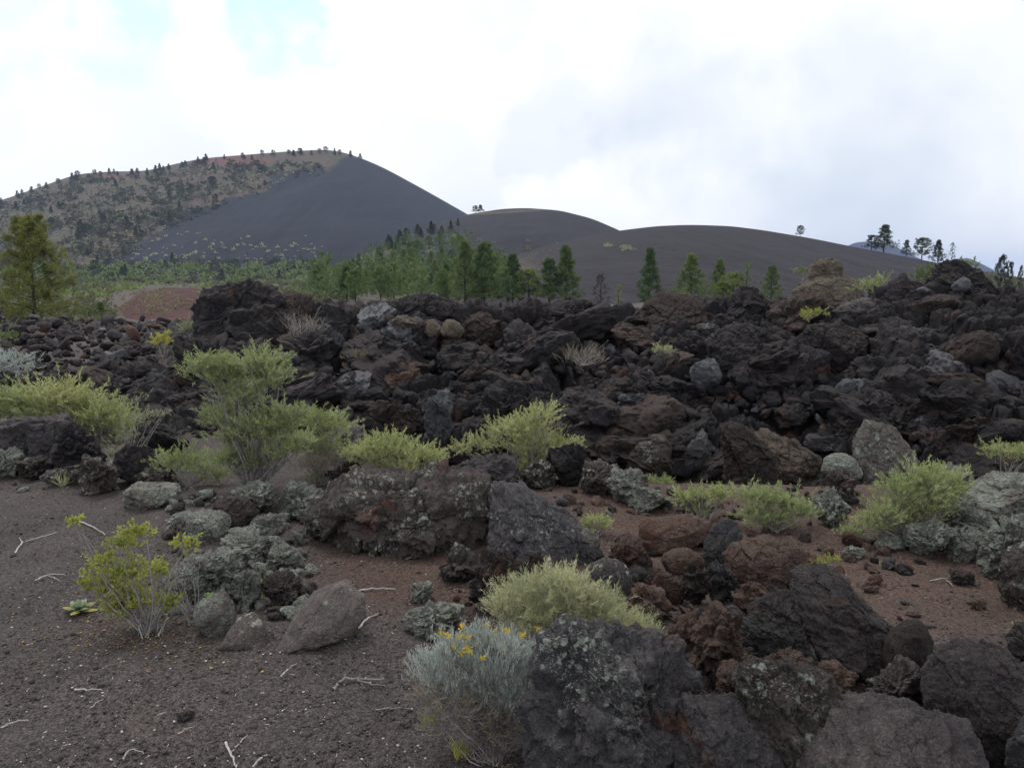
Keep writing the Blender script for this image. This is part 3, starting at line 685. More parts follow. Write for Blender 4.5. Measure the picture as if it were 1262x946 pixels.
# --- pile on the left
for i, (a_, b2, c_, d_, st, mm, lb) in enumerate([
 (8, 96, 513, 582, 'block', 'lava_spot2', 'dark rounded boulder at the left edge of the lava, above the cinder'),
 (62, 128, 520, 590, 'crag', 'lava', 'dark craggy boulder right of the leftmost boulder'),
 (-20, 32, 552, 592, 'clinker', 'lava_lichen', 'lichen-grey stone cut by the left edge of the photo'),
 (20, 70, 562, 592, 'clinker', 'lava_spot', 'low spotted stone under the leftmost dark boulder'),
 (100, 150, 555, 610, 'crag', 'lava_spot', 'spotted crag at the foot of the grey twiggy bush'),
 (60, 110, 572, 600, 'clinker', 'lava_spot', 'low dark stone on the cinder edge'),
 (140, 200, 545, 600, 'block', 'lava', 'dark block behind the grey twiggy bush'),
 (170, 235, 520, 560, 'block', 'lava', 'long dark block left of the big brush'),
 (400, 450, 565, 600, 'crag', 'lava_brown', 'brown crag just above the left end of the split boulder'),
 (555, 600, 545, 585, 'block', 'lava', 'upright dark block left of the tall brush above the split boulder'),
 (560, 640, 560, 606, 'block', 'lava_spot2', 'dark boulder in front of the tall brush'),
 (598, 640, 536, 590, 'crag', 'lava', 'pointed dark crag in front of the tall brush'),
 (640, 690, 566, 604, 'crag', 'lava_spot', 'lichen-speckled stone right of the pointed crag'),
 (672, 725, 545, 600, 'block', 'lava', 'dark block at the foot of the lava front beside the tall brush'),
 (712, 765, 568, 612, 'crag', 'lava_spot', 'spotted crag at the near edge of the middle cinder patch'),
 (745, 800, 575, 622, 'crag', 'lava_lichen', 'lichen stone beyond the middle cinder patch'),
 (770, 830, 598, 632, 'clinker', 'lava_lichen', 'low lichen-green stone right of the middle cinder patch'),
 (830, 880, 610, 645, 'clinker', 'lava_spot', 'dark spotted stone among the green bushes'),
 (1000, 1045, 600, 650, 'crag', 'lava_lichen', 'lichen stone between the two groups of green bushes'),
 (1018, 1052, 578, 622, 'crag', 'lava_spot', 'knobbly spotted stone above the lichen stone between the bushes')]):
    rock(a_, b2, c_, d_, mm, st, lb, sub=6, seed=170+i, name='stone' if b2-a_ < 60 else 'lava_boulder', cat='stone' if b2-a_ < 60 else 'boulder', depth=.9)
# --- right bank with lichen
for i, (a_, b2, c_, d_, st, mm, lb) in enumerate([
 (1180, 1300, 580, 650, 'block', 'lava_lichen', 'smooth grey-green lichen boulder at the right edge above the cinder patch'),
 (1130, 1200, 570, 625, 'crag', 'lava_lichen', 'lichen-green crag behind the big yellow-green bush, right'),
 (1150, 1225, 610, 668, 'crag', 'lava_lichen', 'lichen crag right of the big yellow-green bush'),
 (1205, 1300, 630, 720, 'crag', 'lava_lichen', 'large lichen-grey crag leaning in from the right edge'),
 (1225, 1310, 668, 755, 'block', 'lava_spot', 'grey pitted boulder at the right edge beside the cinder patch'),
 (1115, 1170, 640, 692, 'crag', 'lava_lichen', 'pointed lichen stone right of the big bush, at the cinder'),
 (1165, 1215, 655, 694, 'clinker', 'lava_lichen', 'low lichen-rimmed stone on the far edge of the right cinder patch'),
 (1235, 1300, 768, 830, 'clinker', 'lava_spot', 'dark stone at the right edge below the cinder patch'),
 (1075, 1120, 655, 680, 'clinker', 'lava_lichen', 'small pale stone under the big yellow-green bush'),
 (1036, 1066, 672, 690, 'clinker', 'lava_lichen', 'small pale lichen stone on the cinder by the yellow stalks'),
 (1168, 1200, 700, 722, 'clinker', 'lava_spot', 'little stone alone on the right cinder patch'),
 (1190, 1214, 738, 752, 'clinker', 'lava_rust', 'small dark clinker on the right cinder patch, lower one')]):
    rock(a_, b2, c_, d_, mm, st, lb, sub=6 if b2-a_ > 50 else 5, seed=210+i, name='stone' if b2-a_ < 60 else 'lichen_boulder', cat='stone' if b2-a_ < 60 else 'boulder', depth=.9)
# --- big features in the lava front
rock(1008, 1060, 558, 594, 'lava_lichen', 'round', 'lichen-covered rounded boulder between the rock fins and cracked slab', sub=6, seed=234, Y=7.5)
rock(385, 465, 368, 450, 'lava', 'block', 'dark cliffy block on the flow crest right of the dead grey bush', sub=6, seed=243, Y=11.6, name='lava_outcrop', cat='outcrop')
rock(484, 524, 388, 410, 'lava_tan', 'block', 'pale tan elongated block, leftmost of the tan stones under the crest', sub=5, seed=245, Y=11.2, tilt=(0, 14, 0))
rock(520, 546, 393, 414, 'lava_tan', 'round', 'small tan stone, second of the tan stones under the crest', sub=5, seed=246, Y=11.2)
rock(543, 572, 393, 415, 'lava_tan', 'round', 'rounded tan stone, third of the tan stones under the crest', sub=5, seed=247, Y=11.1)
rock(570, 622, 384, 425, 'lava_brown', 'block', 'brown squared block right of the tan stones under the crest', sub=6, seed=248, Y=11.3)
rock(615, 690, 366, 430, 'lava', 'crag', 'black craggy hump on the crest behind the brown squared block', sub=6, seed=249, Y=12.0, name='lava_outcrop', cat='outcrop')
rock(690, 745, 366, 400, 'lava', 'crag', 'small black crag on the crest left of the dip', sub=6, seed=250, Y=12.2)
rock(745, 850, 398, 432, 'lava_brown', 'block', 'wide brown block below the red-brown crest slab', sub=6, seed=252, Y=11.4)
rock(940, 1005, 362, 404, 'lava_brown', 'block', 'brown block between the black pointed crag and the tan knob', sub=6, seed=254, Y=12.0)
rock(1020, 1100, 366, 412, 'lava_spot2', 'block', 'grey broken block below and right of the tan knob', sub=6, seed=257, Y=11.6)
rock(1100, 1180, 362, 420, 'lava_brown', 'slab', 'brown tilted slab under the highest black peak', sub=6, seed=260, Y=11.2, tilt=(10, -24, 0))
rock(1215, 1290, 356, 420, 'lava', 'crag', 'black crag right of the highest peak, cut by the photo edge', sub=6, seed=261, Y=11.0, name='lava_outcrop', cat='outcrop')
rock(965, 1020, 425, 470, 'lava', 'block', 'dark wedge block left of the large folded block', sub=6, seed=264, Y=10.1, tilt=(0, -25, 0))
rock(385, 430, 398, 460, 'lava_blue', 'block', 'blue-grey smooth cliff face below the crest at left centre', sub=6, seed=265, Y=11.0)
rock(520, 560, 480, 540, 'lava_blue', 'block', 'smooth blue-grey upright block low in the lava front centre', sub=6, seed=266, Y=9.2)
rock(850, 890, 440, 480, 'lava_blue', 'block', 'blue-grey smooth block left of the black rounded block', sub=5, seed=267, Y=10)
rock(1055, 1095, 448, 480, 'lava_blue', 'block', 'pale blue-grey squared block in the right lava front, upper one', sub=5, seed=268, Y=9.8)
rock(1048, 1078, 465, 492, 'lava_blue', 'block', 'blue-grey squared block just below the upper pale one', sub=5, seed=269, Y=9.5)
rock(1028, 1054, 466, 494, 'lava_blue', 'round', 'blue-grey rounded block left of the squared blue-grey pair', sub=5, seed=270, Y=9.5)
rock(1145, 1180, 430, 468, 'lava_blue', 'block', 'blue-grey cracked block in the far right lava front', sub=5, seed=271, Y=9.9)
rock(1175, 1212, 428, 466, 'lava_blue', 'block', 'tilted blue-grey block right of the cracked blue-grey block', sub=5, seed=272, Y=9.9, tilt=(0, -20, 0))

outline_rock([(668, 800), (700, 778), (742, 780), (752, 788), (800, 790), (842, 806), (852, 840), (872, 870), (878, 946), (870, 990), (650, 990), (648, 900), (652, 850)], 'lava_spot2', 'large black boulder at the bottom centre with pale lichen down its left face', seed=31, depth=0.8, lean=0.15, craggy=0.8, rough=1.5)
outline_rock([(832, 900), (850, 876), (900, 872), (955, 890), (985, 930), (990, 990), (830, 990)], 'lava_spot2', 'rounded grey-brown boulder with white specks, bottom edge right of the large black boulder', seed=5, lean=0.5, rough=1.1, craggy=0.3)
outline_rock([(912, 850), (920, 830), (975, 826), (1020, 838), (1045, 868), (1050, 900), (1020, 975), (930, 975), (912, 900)], 'lava_spot', 'dark blocky boulder with bright lichen spots down its front, near the bottom edge', seed=12, lean=0.3, craggy=0.5, rough=1.4)
outline_rock([(985, 930), (1040, 892), (1100, 882), (1160, 890), (1200, 912), (1205, 1010), (985, 1010)], 'lava_near', 'broad smooth dark boulder lying along the bottom right edge', seed=44, lean=0.6, rough=1.0, craggy=0.25)
outline_rock([(1140, 860), (1160, 815), (1200, 800), (1240, 812), (1300, 850), (1300, 950), (1150, 950)], 'lava_near', 'big blue-grey boulder at the bottom right corner with a smooth sloping face', seed=15, lean=0.4, rough=0.9, craggy=0.2)
outline_rock([(985, 716), (1005, 704), (1040, 712), (1062, 745), (1100, 780), (1128, 815), (1120, 835), (1040, 838), (1000, 800), (985, 760)], 'lava_near', 'tall dark wedge-shaped boulder sloping down to the right beside the red cinder patch', seed=58, depth=0.6, lean=0.5, craggy=0.3)
outline_rock([(915, 770), (935, 750), (975, 738), (1000, 750), (1012, 775), (1020, 815), (1000, 835), (955, 825), (930, 800)], 'lava_spot2', 'grey fractured boulder leaning on the left of the tall wedge-shaped boulder', seed=61, lean=0.4, craggy=0.5, rough=1.4)
outline_rock([(786, 650), (800, 643), (850, 637), (878, 645), (870, 665), (840, 680), (795, 685), (785, 668)], 'lava_rust', 'long rounded rust-red boulder at the top left of the rubble pile', seed=71, depth=0.7, lean=0.3, rough=0.6)
outline_rock([(891, 690), (905, 672), (960, 664), (985, 668), (995, 700), (975, 730), (920, 728), (895, 712)], 'lava_rust', 'large squared reddish boulder below the green bushes in the rubble pile', seed=73, lean=0.3, rough=0.8)
outline_rock([(376, 645), (396, 624), (416, 600), (438, 590), (470, 594), (520, 586), (560, 592), (594, 592), (606, 600), (604, 640), (598, 682), (520, 684), (440, 686), (400, 672)], 'lava_spot', 'left and larger half of the split boulder, brown, spotted with pale lichen', seed=106, depth=0.65, lean=0.5, craggy=0.6, rough=1.4)
outline_rock([(606, 598), (640, 606), (680, 630), (715, 655), (742, 682), (735, 692), (600, 690), (600, 640)], 'lava_spot2', 'right half of the split boulder, dark grey and sloping down to the right', seed=119, depth=0.8, lean=0.6, craggy=0.4, rough=1.3)
outline_rock([(890, 530), (905, 518), (925, 525), (940, 545), (955, 570), (950, 612), (886, 612), (888, 570)], 'lava_brown', 'tall leaning tan-brown rock fin at the foot of the lava front', seed=231, Y=7.6, name='rock_fin', cat='rock', depth=0.5, craggy=0.3)
outline_rock([(925, 532), (945, 528), (975, 545), (1010, 568), (1018, 580), (990, 592), (960, 604), (930, 600)], 'crag', 'ribbed brown slab leaning behind the tan rock fin', seed=232, Y=7.9, name='rock_fin', cat='rock', depth=0.6, lean=0.5, craggy=0.4)
outline_rock([(1056, 545), (1075, 522), (1105, 525), (1120, 545), (1132, 572), (1118, 606), (1060, 606), (1052, 575)], 'mottled', 'cracked grey-green lichen slab standing right of the rock fins', seed=233, Y=7.6, depth=0.4, lean=0.5, rough=0.7)
outline_rock([(243, 380), (250, 362), (280, 350), (320, 348), (345, 358), (348, 400), (345, 452), (250, 452), (246, 420)], 'lava', 'massive black knobbly outcrop rising above the lava flow on the left', seed=241, Y=11.5, name='lava_outcrop', cat='outcrop', craggy=1.0, lean=0.15)
outline_rock([(320, 365), (350, 360), (380, 366), (388, 390), (384, 440), (310, 440), (305, 400)], 'lava_brown', 'brown right shoulder of the massive black outcrop', seed=242, Y=11.9, name='lava_outcrop', cat='outcrop', craggy=0.3)
outline_rock([(470, 392), (478, 374), (505, 366), (540, 368), (575, 382), (580, 400), (540, 398), (500, 394)], 'lava', 'long black arched slab on the crest of the lava front', seed=244, Y=11.8, depth=0.6, craggy=0.2)
outline_rock([(770, 410), (790, 388), (815, 364), (845, 360), (880, 378), (882, 400), (850, 412)], 'lava_brown', 'red-brown slab sloping on the crest below the row of pines', seed=251, Y=12.0, name='lava_outcrop', cat='outcrop', depth=0.6, lean=0.5)
outline_rock([(892, 398), (900, 370), (918, 354), (935, 356), (950, 376), (958, 400)], 'lava', 'black pointed crag on the crest left of the tan knob', seed=253, Y=12.0, name='lava_outcrop', cat='outcrop', craggy=0.8)
outline_rock([(974, 384), (978, 358), (1000, 340), (1030, 335), (1055, 348), (1066, 370), (1066, 386)], 'lava_tan', 'large tan rounded knob standing on the crest of the lava flow', seed=255, Y=13.5, depth=0.7, lean=0.3, rough=0.7)
outline_rock([(990, 345), (998, 328), (1014, 318), (1034, 321), (1040, 330), (1030, 345)], 'lava_tan', 'lichen-grey stone perched on top of the large tan knob', seed=256, Y=13.7, name='stone', cat='stone', sub=6)
outline_rock([(1138, 360), (1150, 345), (1162, 325), (1180, 318), (1205, 330), (1218, 352), (1235, 375), (1240, 408), (1140, 408)], 'lava', 'highest jagged black peak of the lava flow, far right', seed=259, Y=11.6, name='lava_outcrop', cat='outcrop', craggy=0.8)
outline_rock([(1090, 372), (1102, 348), (1118, 340), (1135, 350), (1155, 358), (1155, 400), (1095, 402)], 'lava', 'black crag left of the highest peak of the lava flow', seed=258, Y=11.6, name='lava_outcrop', cat='outcrop', craggy=0.7)
outline_rock([(872, 428), (885, 406), (915, 400), (945, 410), (960, 436), (950, 460), (900, 462), (876, 452)], 'lava', 'large black rounded block in the upper lava front, below the black pointed crag', seed=262, Y=10.5, lean=0.3, craggy=0.3)
outline_rock([(985, 425), (1000, 402), (1035, 398), (1065, 415), (1075, 440), (1060, 462), (1010, 462)], 'lava', 'large dark folded block in the upper lava front, right half', seed=263, Y=10.2, lean=0.3)
outline_rock([(273,797),(292,764),(310,758),(325,772),(336,799)], 'slab', 'pale tan angular stone beside the round lichen-green stone', name='stone', cat='stone', seed=9, lean=.7, rough=.5, sub=6)
outline_rock([(348,796),(372,752),(384,738),(420,724),(448,740),(452,765),(438,782),(400,788)], 'slab', 'large flat pinkish-grey slab with a pale lichen edge, tilted on the cinder', seed=10, lean=.9, rough=.45, depth=.7)

# --- the jumble of the lava front: protos, then copies
rs = np.random.RandomState(5); rnd = random.Random(8)
protos = []
for k in range(18):
    st = ['block', 'slab', 'crag', 'block', 'clinker', 'slab'][k % 6]
    dm = {'block': (1, .85, .75), 'slab': (1.1, .8, .42), 'crag': (1, .9, .8), 'clinker': (.95, .9, .8)}[st]
    p, Fc = rock_verts(900+k*3, dm, st, 5)
    pm = mesh_np('lava_block', p, Fc, mats=[M['lava']]); pm.set_sharp_from_angle(angle=R(27)); protos.append(pm)
TOP_IMG = lambda px: np.interp((px-CX)/F, AX, TOPY)
def wall_pt(i=0):
    while True:
        px = rnd.uniform(-60, 1320); t = TOP_IMG(px)
        py = rnd.uniform(t-4, 612 if px > 380 else 560)
        g = hit_fast(px, py, 'near')
        if g is None: continue
        a = g.x/g.y; 
        if g.y < np.interp(a, AX, YF)-.35: continue
        if any(h[4] and h[0]+4 < px < h[1]-4 and h[2]-6 < py < h[3]-6 for h in HERO) and rnd.random() < .93: continue
        return px, py, g
cnames = {'lava': 'black', 'lava_blue': 'blue-grey', 'lava_brown': 'brown', 'lava_spot2': 'grey-speckled', 'lava_rust': 'reddish', 'lava_tan': 'tan', 'lava_lichen': 'lichen-grey'}
pts = []
for i in range(290):
    px, py, g = wall_pt(); s = rnd.choice([22, 28, 36, 44, 54, 66, 80, 98])*(.55 if px < 235 else 1.0)*(.75 if py < TOP_IMG(px)+25 else 1)
    pts.append((s, px, py, g))
LM = [(h[0], h[1], h[2], h[3], n) for h in HERO for n in [None] if h[4]]
LMN = {231: 'tan rock fin'}
def short(l):
    for k, v in (('tall leaning tan', 'the tan rock fin'), ('ribbed brown slab', 'the ribbed brown slab'), ('cracked grey-green lichen slab', 'the cracked lichen slab'), ('massive black knobbly', 'the massive black outcrop'),
                 ('brown right shoulder', 'the brown outcrop shoulder'), ('dark cliffy block', 'the cliffy crest block'), ('long black arched', 'the arched crest slab'), ('rounded tan stone', 'the three tan stones'),
                 ('brown squared block right', 'the brown squared block'), ('black craggy hump', 'the black crest hump'), ('red-brown slab sloping', 'the red-brown crest slab'), ('wide brown block', 'the wide brown block'),
                 ('black pointed crag', 'the pointed black crag'), ('large tan rounded knob', 'the large tan knob'), ('black crag left of the highest', 'the crag left of the peak'), ('highest jagged', 'the highest peak'),
                 ('brown tilted slab', 'the brown tilted slab'), ('black crag right of the highest', 'the crag right of the peak'), ('large black rounded', 'the black rounded block'), ('large dark folded', 'the dark folded block'),
                 ('smooth blue-grey upright', 'the smooth upright blue-grey block'), ('blue-grey smooth block left', 'the smooth blue-grey block'), ('pale blue-grey squared', 'the squared blue-grey blocks'), ('blue-grey cracked block', 'the cracked blue-grey block')):
        if l.startswith(k): return v
LMS = [((h[0]+h[1])/2, (h[2]+h[3])/2, short(h[5])) for h in HERO if h[4] and short(h[5])]
LMS += [(305, 480, 'the tallest brush'), (85, 490, 'the brush band at left'), (645, 530, 'the tall central brush'), (480, 550, 'the low spreading brush'), (200, 425, 'the small bright yellow bush'), (720, 432, 'the pale dead bush'),
        (370, 405, 'the tall dead grey bush'), (20, 445, 'the grey-green bush'), (925, 610, 'the green bushes below the fins'), (1240, 555, 'the brush at the right edge'), (815, 430, 'the small pale brush'), (810, 594, 'the small brush by the middle cinder')]
def where(px, py):
    n = min(LMS, key=lambda l: math.hypot(l[0]-px, l[1]-py)); dx, dy = px-n[0], py-n[1]; d = math.hypot(dx, dy)
    dr = ('above' if dy < 0 else 'below') if abs(dy) > abs(dx)*2 else (('left of' if dx < 0 else 'right of') if abs(dx) > abs(dy)*2 else ('up left of' if dx < 0 and dy < 0 else 'up right of' if dy < 0 else 'down left of' if dx < 0 else 'down right of'))
    return ('just ' if d < 40 else 'well ' if d > 85 else '')+dr+' '+n[2]
for s, px, py, g in pts:
    ki = rnd.randrange(len(protos)); me = protos[ki]; o = link('lava_block', me); st = ['squared', 'flat', 'craggy', 'squared', 'knobbly', 'flat'][ki % 6]
    q = s*g.y/F; o.scale = (q*rnd.uniform(.85, 1.35), q*rnd.uniform(.8, 1.2), q*rnd.uniform(.7, 1.1))
    o.rotation_euler = (rnd.uniform(-.7, .5), rnd.uniform(-.6, .6), rnd.uniform(0, 6.28))
    o.location = (g.x, g.y, g.z+q*.02)
    mm = rnd.choices(['lava', 'lava_blue', 'lava_brown', 'lava_spot2', 'lava_rust', 'lava_tan'], [68, 12, 14, 4, 1, 1])[0]
    if px < 240: mm = rnd.choice(['lava', 'lava', 'lava_brown'])
    if py > 560 and rnd.random() < .4: mm = 'lava_spot'
    set_mat(o, M[mm])
    nm = cnames.get(mm, 'lichen-spotted'); sz = 'large' if s > 46 else 'medium' if s > 28 else 'small'
    tag(o, '%s %s %s lava block %s' % (sz, st, nm, where(px, py)), 'lava block', '%s %s %s blocks %s' % (sz, st, nm, where(px, py)))
# rest of the rubble: countless small fragments
def merge_rocks(name, mats_w, items, sub, seed0, label, cat, flat=True):
    base = [rock_verts(seed0+k, [(1, .8, .7), (1.2, .8, .4), (1, .9, .8)][k % 3], ['block', 'slab', 'clinker'][k % 3], sub) for k in range(9)]
    Vs, Fs, off, mi = [], [], 0, []
    rr = np.random.RandomState(seed0)
    names = list(mats_w); wts = np.array([mats_w[n] for n in names], float); wts /= wts.sum()
    for (x, y, z, q) in items:
        v, f = base[rr.randint(9)]
        ang = rr.uniform(0, 6.28); c, s_ = math.cos(ang), math.sin(ang); b2 = rr.uniform(-1, 1); cb, sb = math.cos(b2), math.sin(b2)
        Rm = np.array([[c, -s_, 0], [s_, c, 0], [0, 0, 1]])@np.array([[cb, 0, sb], [0, 1, 0], [-sb, 0, cb]])
        sc_ = q*rr.uniform(.7, 1.3, 3)
        Vs.append((v*sc_)@Rm.T+np.array([x, y, z])); Fs.append(f+off); off += len(v); mi.append(np.full(len(f), rr.choice(len(names), p=wts)))
    o = link(name, mesh_np(name, np.concatenate(Vs), np.concatenate(Fs), mats=[M[n] for n in names], mi=np.concatenate(mi), smooth=sub > 3))
    if sub > 3: o.data.set_sharp_from_angle(angle=R(42))
    tag(o, label, cat, kind='stuff'); return o
items = []
for i in range(3000):
    px, py, g = wall_pt(); q = rnd.uniform(6, 13)*(1+1.2*rnd.random()**3)*(.6 if px < 235 else 1)*g.y/F
    items.append((g.x, g.y, g.z+q*rnd.uniform(-.1, .6), q))
for i in range(700):
    px = rnd.uniform(-60, 262); py = rnd.uniform(392, 540); g = hit_fast(px, py, 'near')
    if g is None: continue
    q = rnd.choice([5, 7, 10, 14, 20])*g.y/F; items.append((g.x, g.y, g.z+q*rnd.uniform(0, .8), q))
merge_rocks('lava_rubble', {'lava': 76, 'lava_blue': 6, 'lava_brown': 12, 'lava_rust': 2, 'lava_spot2': 4}, items, 3, 1300, 'countless small broken lava fragments filling the lava front', 'rubble')
# small stones round the foreground boulders
items = []
def sprinkle(px0, px1, py0, py1, n, s0, s1):
    for i in range(n):
        px, py = rnd.uniform(px0, px1), rnd.uniform(py0, py1); g = G(px, py); q = rnd.uniform(s0, s1)*rnd.uniform(.4, 1)*g.y/F
        items.append((g.x, g.y, g.z+q*.15, q))
sprinkle(740, 1130, 660, 900, 260, 8, 34); sprinkle(830, 1262, 830, 946, 260, 6, 30); sprinkle(780, 1000, 690, 860, 200, 8, 36); sprinkle(1130, 1262, 650, 700, 30, 6, 22)
sprinkle(560, 700, 680, 770, 40, 6, 20); sprinkle(560, 860, 575, 640, 90, 6, 22); sprinkle(860, 1060, 600, 660, 60, 6, 22)
merge_rocks('lava_rubble', {'lava_rust': 40, 'lava_brown': 25, 'lava': 15, 'lava_spot2': 20}, items, 4, 1400, 'small red-brown broken stones between the foreground boulders', 'rubble')
items = []
sprinkle(205, 385, 610, 765, 330, 7, 32); sprinkle(0, 240, 560, 606, 90, 5, 18); sprinkle(400, 560, 560, 600, 30, 6, 20)
merge_rocks('lichen_rubble', {'lava_lichen': 60, 'lava_spot': 40}, items, 4, 1500, 'small lichen-crusted stones round the left outcrop', 'rubble')

# ------------------------------------------------------------------ gravel, specks, litter
class Leaves:
    def __init__(s): s.P, s.D, s.L, s.W = [], [], [], []
    def add(s, P, D, L, W): s.P.append(P); s.D.append(D); s.L.append(L); s.W.append(W)
    def mesh(s, name, m, rr, quad=True):
        P = np.concatenate(s.P); D = np.concatenate(s.D); L = np.concatenate(s.L)[:, None]; W = np.concatenate(s.W)[:, None]
        D = D/(np.linalg.norm(D, axis=1, keepdims=True)+1e-9); s_ = np.cross(D, rr.normal(size=D.shape)); s_ /= np.linalg.norm(s_, axis=1, keepdims=True)+1e-9
        bend = np.cross(D, s_)*rr.uniform(-.15, .15, (len(P), 1))*L
        V = np.stack([P, P+D*L*.45-s_*W+bend, P+D*L, P+D*L*.45+s_*W+bend], 1).reshape(-1, 3)
        Fc = np.arange(len(V)).reshape(-1, 4)
        return mesh_np(name, V, Fc, smooth=False, mats=[m])
def scatter_flat(name, m, n, pxr, pyr, s0, s1, label, cat, flat=.5, seed=1, fn=None):
    rr = np.random.RandomState(seed); v0, f0 = ico(1); Vs, Fs = [], []; k = 0
    px = rr.uniform(*pxr, n); py = pyr[0]+(pyr[1]-pyr[0])*rr.uniform(0, 1, n)
    if fn: keep = fn(px, py, rr); px, py = px[keep], py[keep]
    n = len(px); c, s = math.cos(PITCH), math.sin(PITCH)
    vv = (CY-py)/F; yy = c+vv*s; zz = (-s+vv*c)/yy; aa = ((px-CX)/F)/yy
    Y = -CAMZ/zz
    for _ in range(12): Y = (ground_z(aa*Y, Y)-CAMZ)/zz
    x = aa*Y; z = ground_z(x, Y)
    q = (s0+(s1-s0)*rr.uniform(0, 1, n)**2.5)
    sc = rr.uniform(.6, 1.3, (n, 3))*q[:, None]; sc[:, 2] *= flat
    jit = 1+rr.uniform(-.3, .3, (n, len(v0), 1)); V = v0[None]*jit*sc[:, None, :]
    an = rr.uniform(0, 6.28, n); C, S = np.cos(an)[:, None], np.sin(an)[:, None]
    Vx = V[..., 0]*C-V[..., 1]*S; Vy = V[..., 0]*S+V[..., 1]*C
    V = np.stack([Vx+x[:, None], Vy+Y[:, None], V[..., 2]+(z+.004)[:, None]], -1).reshape(-1, 3)
    Fc = (f0[None]+(np.arange(n)*len(v0))[:, None, None]).reshape(-1, 3)
    o = link(name, mesh_np(name, V, Fc, smooth=False, mats=[M[m]])); tag(o, label, cat, kind='stuff'); return o
scatter_flat('gravel', 'peb_d', 30000, (-80, 1340), (590, 960), .0010, .0075, 'dark cinder grit scattered all over the bare ground', 'gravel')
scatter_flat('coarse_gravel', 'peb_d', 900, (-80, 1340), (590, 960), .005, .018, 'coarser dark cinder lumps on the bare ground', 'gravel', seed=12, flat=.7)
scatter_flat('pale_gravel', 'peb_l', 1500, (-80, 760), (600, 960), .0012, .0065, 'pale specks scattered over the dark cinder', 'gravel', seed=2)
def straw(n, m, label, seed):       # dry slivers, bark bits and needles lying on the cinder
    r2 = np.random.RandomState(seed); L = Leaves(); px = r2.uniform(-60, 1300, n); py = 600+340*r2.uniform(0, 1, n)
    for a_, b2 in zip(px, py):
        g = G(a_, b2); g.z += .004; an = r2.uniform(0, 3.14); l = r2.uniform(.008, .05)*(.6+.4*r2.rand())
        L.add(np.array(g)[None], np.array([[math.cos(an), math.sin(an), r2.uniform(-.05, .2)]]), np.array([l]), np.array([r2.uniform(.0006, .0018)]))
    tag(link('plant_litter', L.mesh('plant_litter', M[m], r2)), label, 'litter', kind='stuff')
straw(700, 'twig_w', 'bleached slivers and dry needles lying on the bare cinder', 1); straw(700, 'litter', 'brown bark bits and dry needles lying on the bare cinder', 2)
def lit(px, py, rr): return np.exp(-((px-165)/105)**2-((py-778)/28)**2) > rr.uniform(0, 1, len(px))
scatter_flat('leaf_litter', 'litter', 9000, (-20, 420), (700, 870), .002, .008, 'orange-brown leaf litter under the yellow-green bush', 'leaf litter', .25, 3, lit)
scatter_flat('leaf_litter', 'litter_y', 1300, (-20, 420), (700, 870), .003, .009, 'yellow fallen leaves under the yellow-green bush', 'leaf litter', .25, 4, lit)

# ------------------------------------------------------------------ vegetation
class Tubes:
    def __init__(s): s.V, s.F, s.n = [], [], 0
    def add(s, pts, r0, r1, k=3):
        pts = np.asarray(pts, float); n = len(pts)
        t = np.gradient(pts, axis=0); t /= np.linalg.norm(t, axis=1, keepdims=True)+1e-9
        ref = np.array([.3, .9, .1]); u = np.cross(t, ref); u /= np.linalg.norm(u, axis=1, keepdims=True)+1e-9; v = np.cross(t, u)
        rr = np.linspace(r0, r1, n)[:, None, None]; an = np.arange(k)*2*math.pi/k
        ring = pts[:, None]+rr*(u[:, None]*np.cos(an)[None, :, None]+v[:, None]*np.sin(an)[None, :, None])
        s.V.append(ring.reshape(-1, 3))
        a = np.arange(n-1)[:, None]*k; j = np.arange(k)[None]; j2 = (j+1) % k
        s.F.append((np.stack([a+j, a+j2, a+k+j2, a+k+j], -1).reshape(-1, 4))+s.n); s.n += n*k
    def mesh(s, name, m): return mesh_np(name, np.concatenate(s.V), np.concatenate(s.F), mats=[m])
def unit(v): return v/(np.linalg.norm(v, axis=-1, keepdims=True)+1e-9)
def curve(p0, p1, rr, sag=.15, n=6, lift=.25):
    p0, p1 = np.asarray(p0, float), np.asarray(p1, float); L = np.linalg.norm(p1-p0); m = (p0+p1)/2+rr.normal(size=3)*sag*L*.5+np.array([(p1-p0)[0], (p1-p0)[1], 0])*lift*.4
    t = np.linspace(0, 1, n)[:, None]; c = (1-t)**2*p0+2*t*(1-t)*m+t*t*p1
    c[1:-1] += rr.normal(size=(n-2, 3))*L*.012
    return c
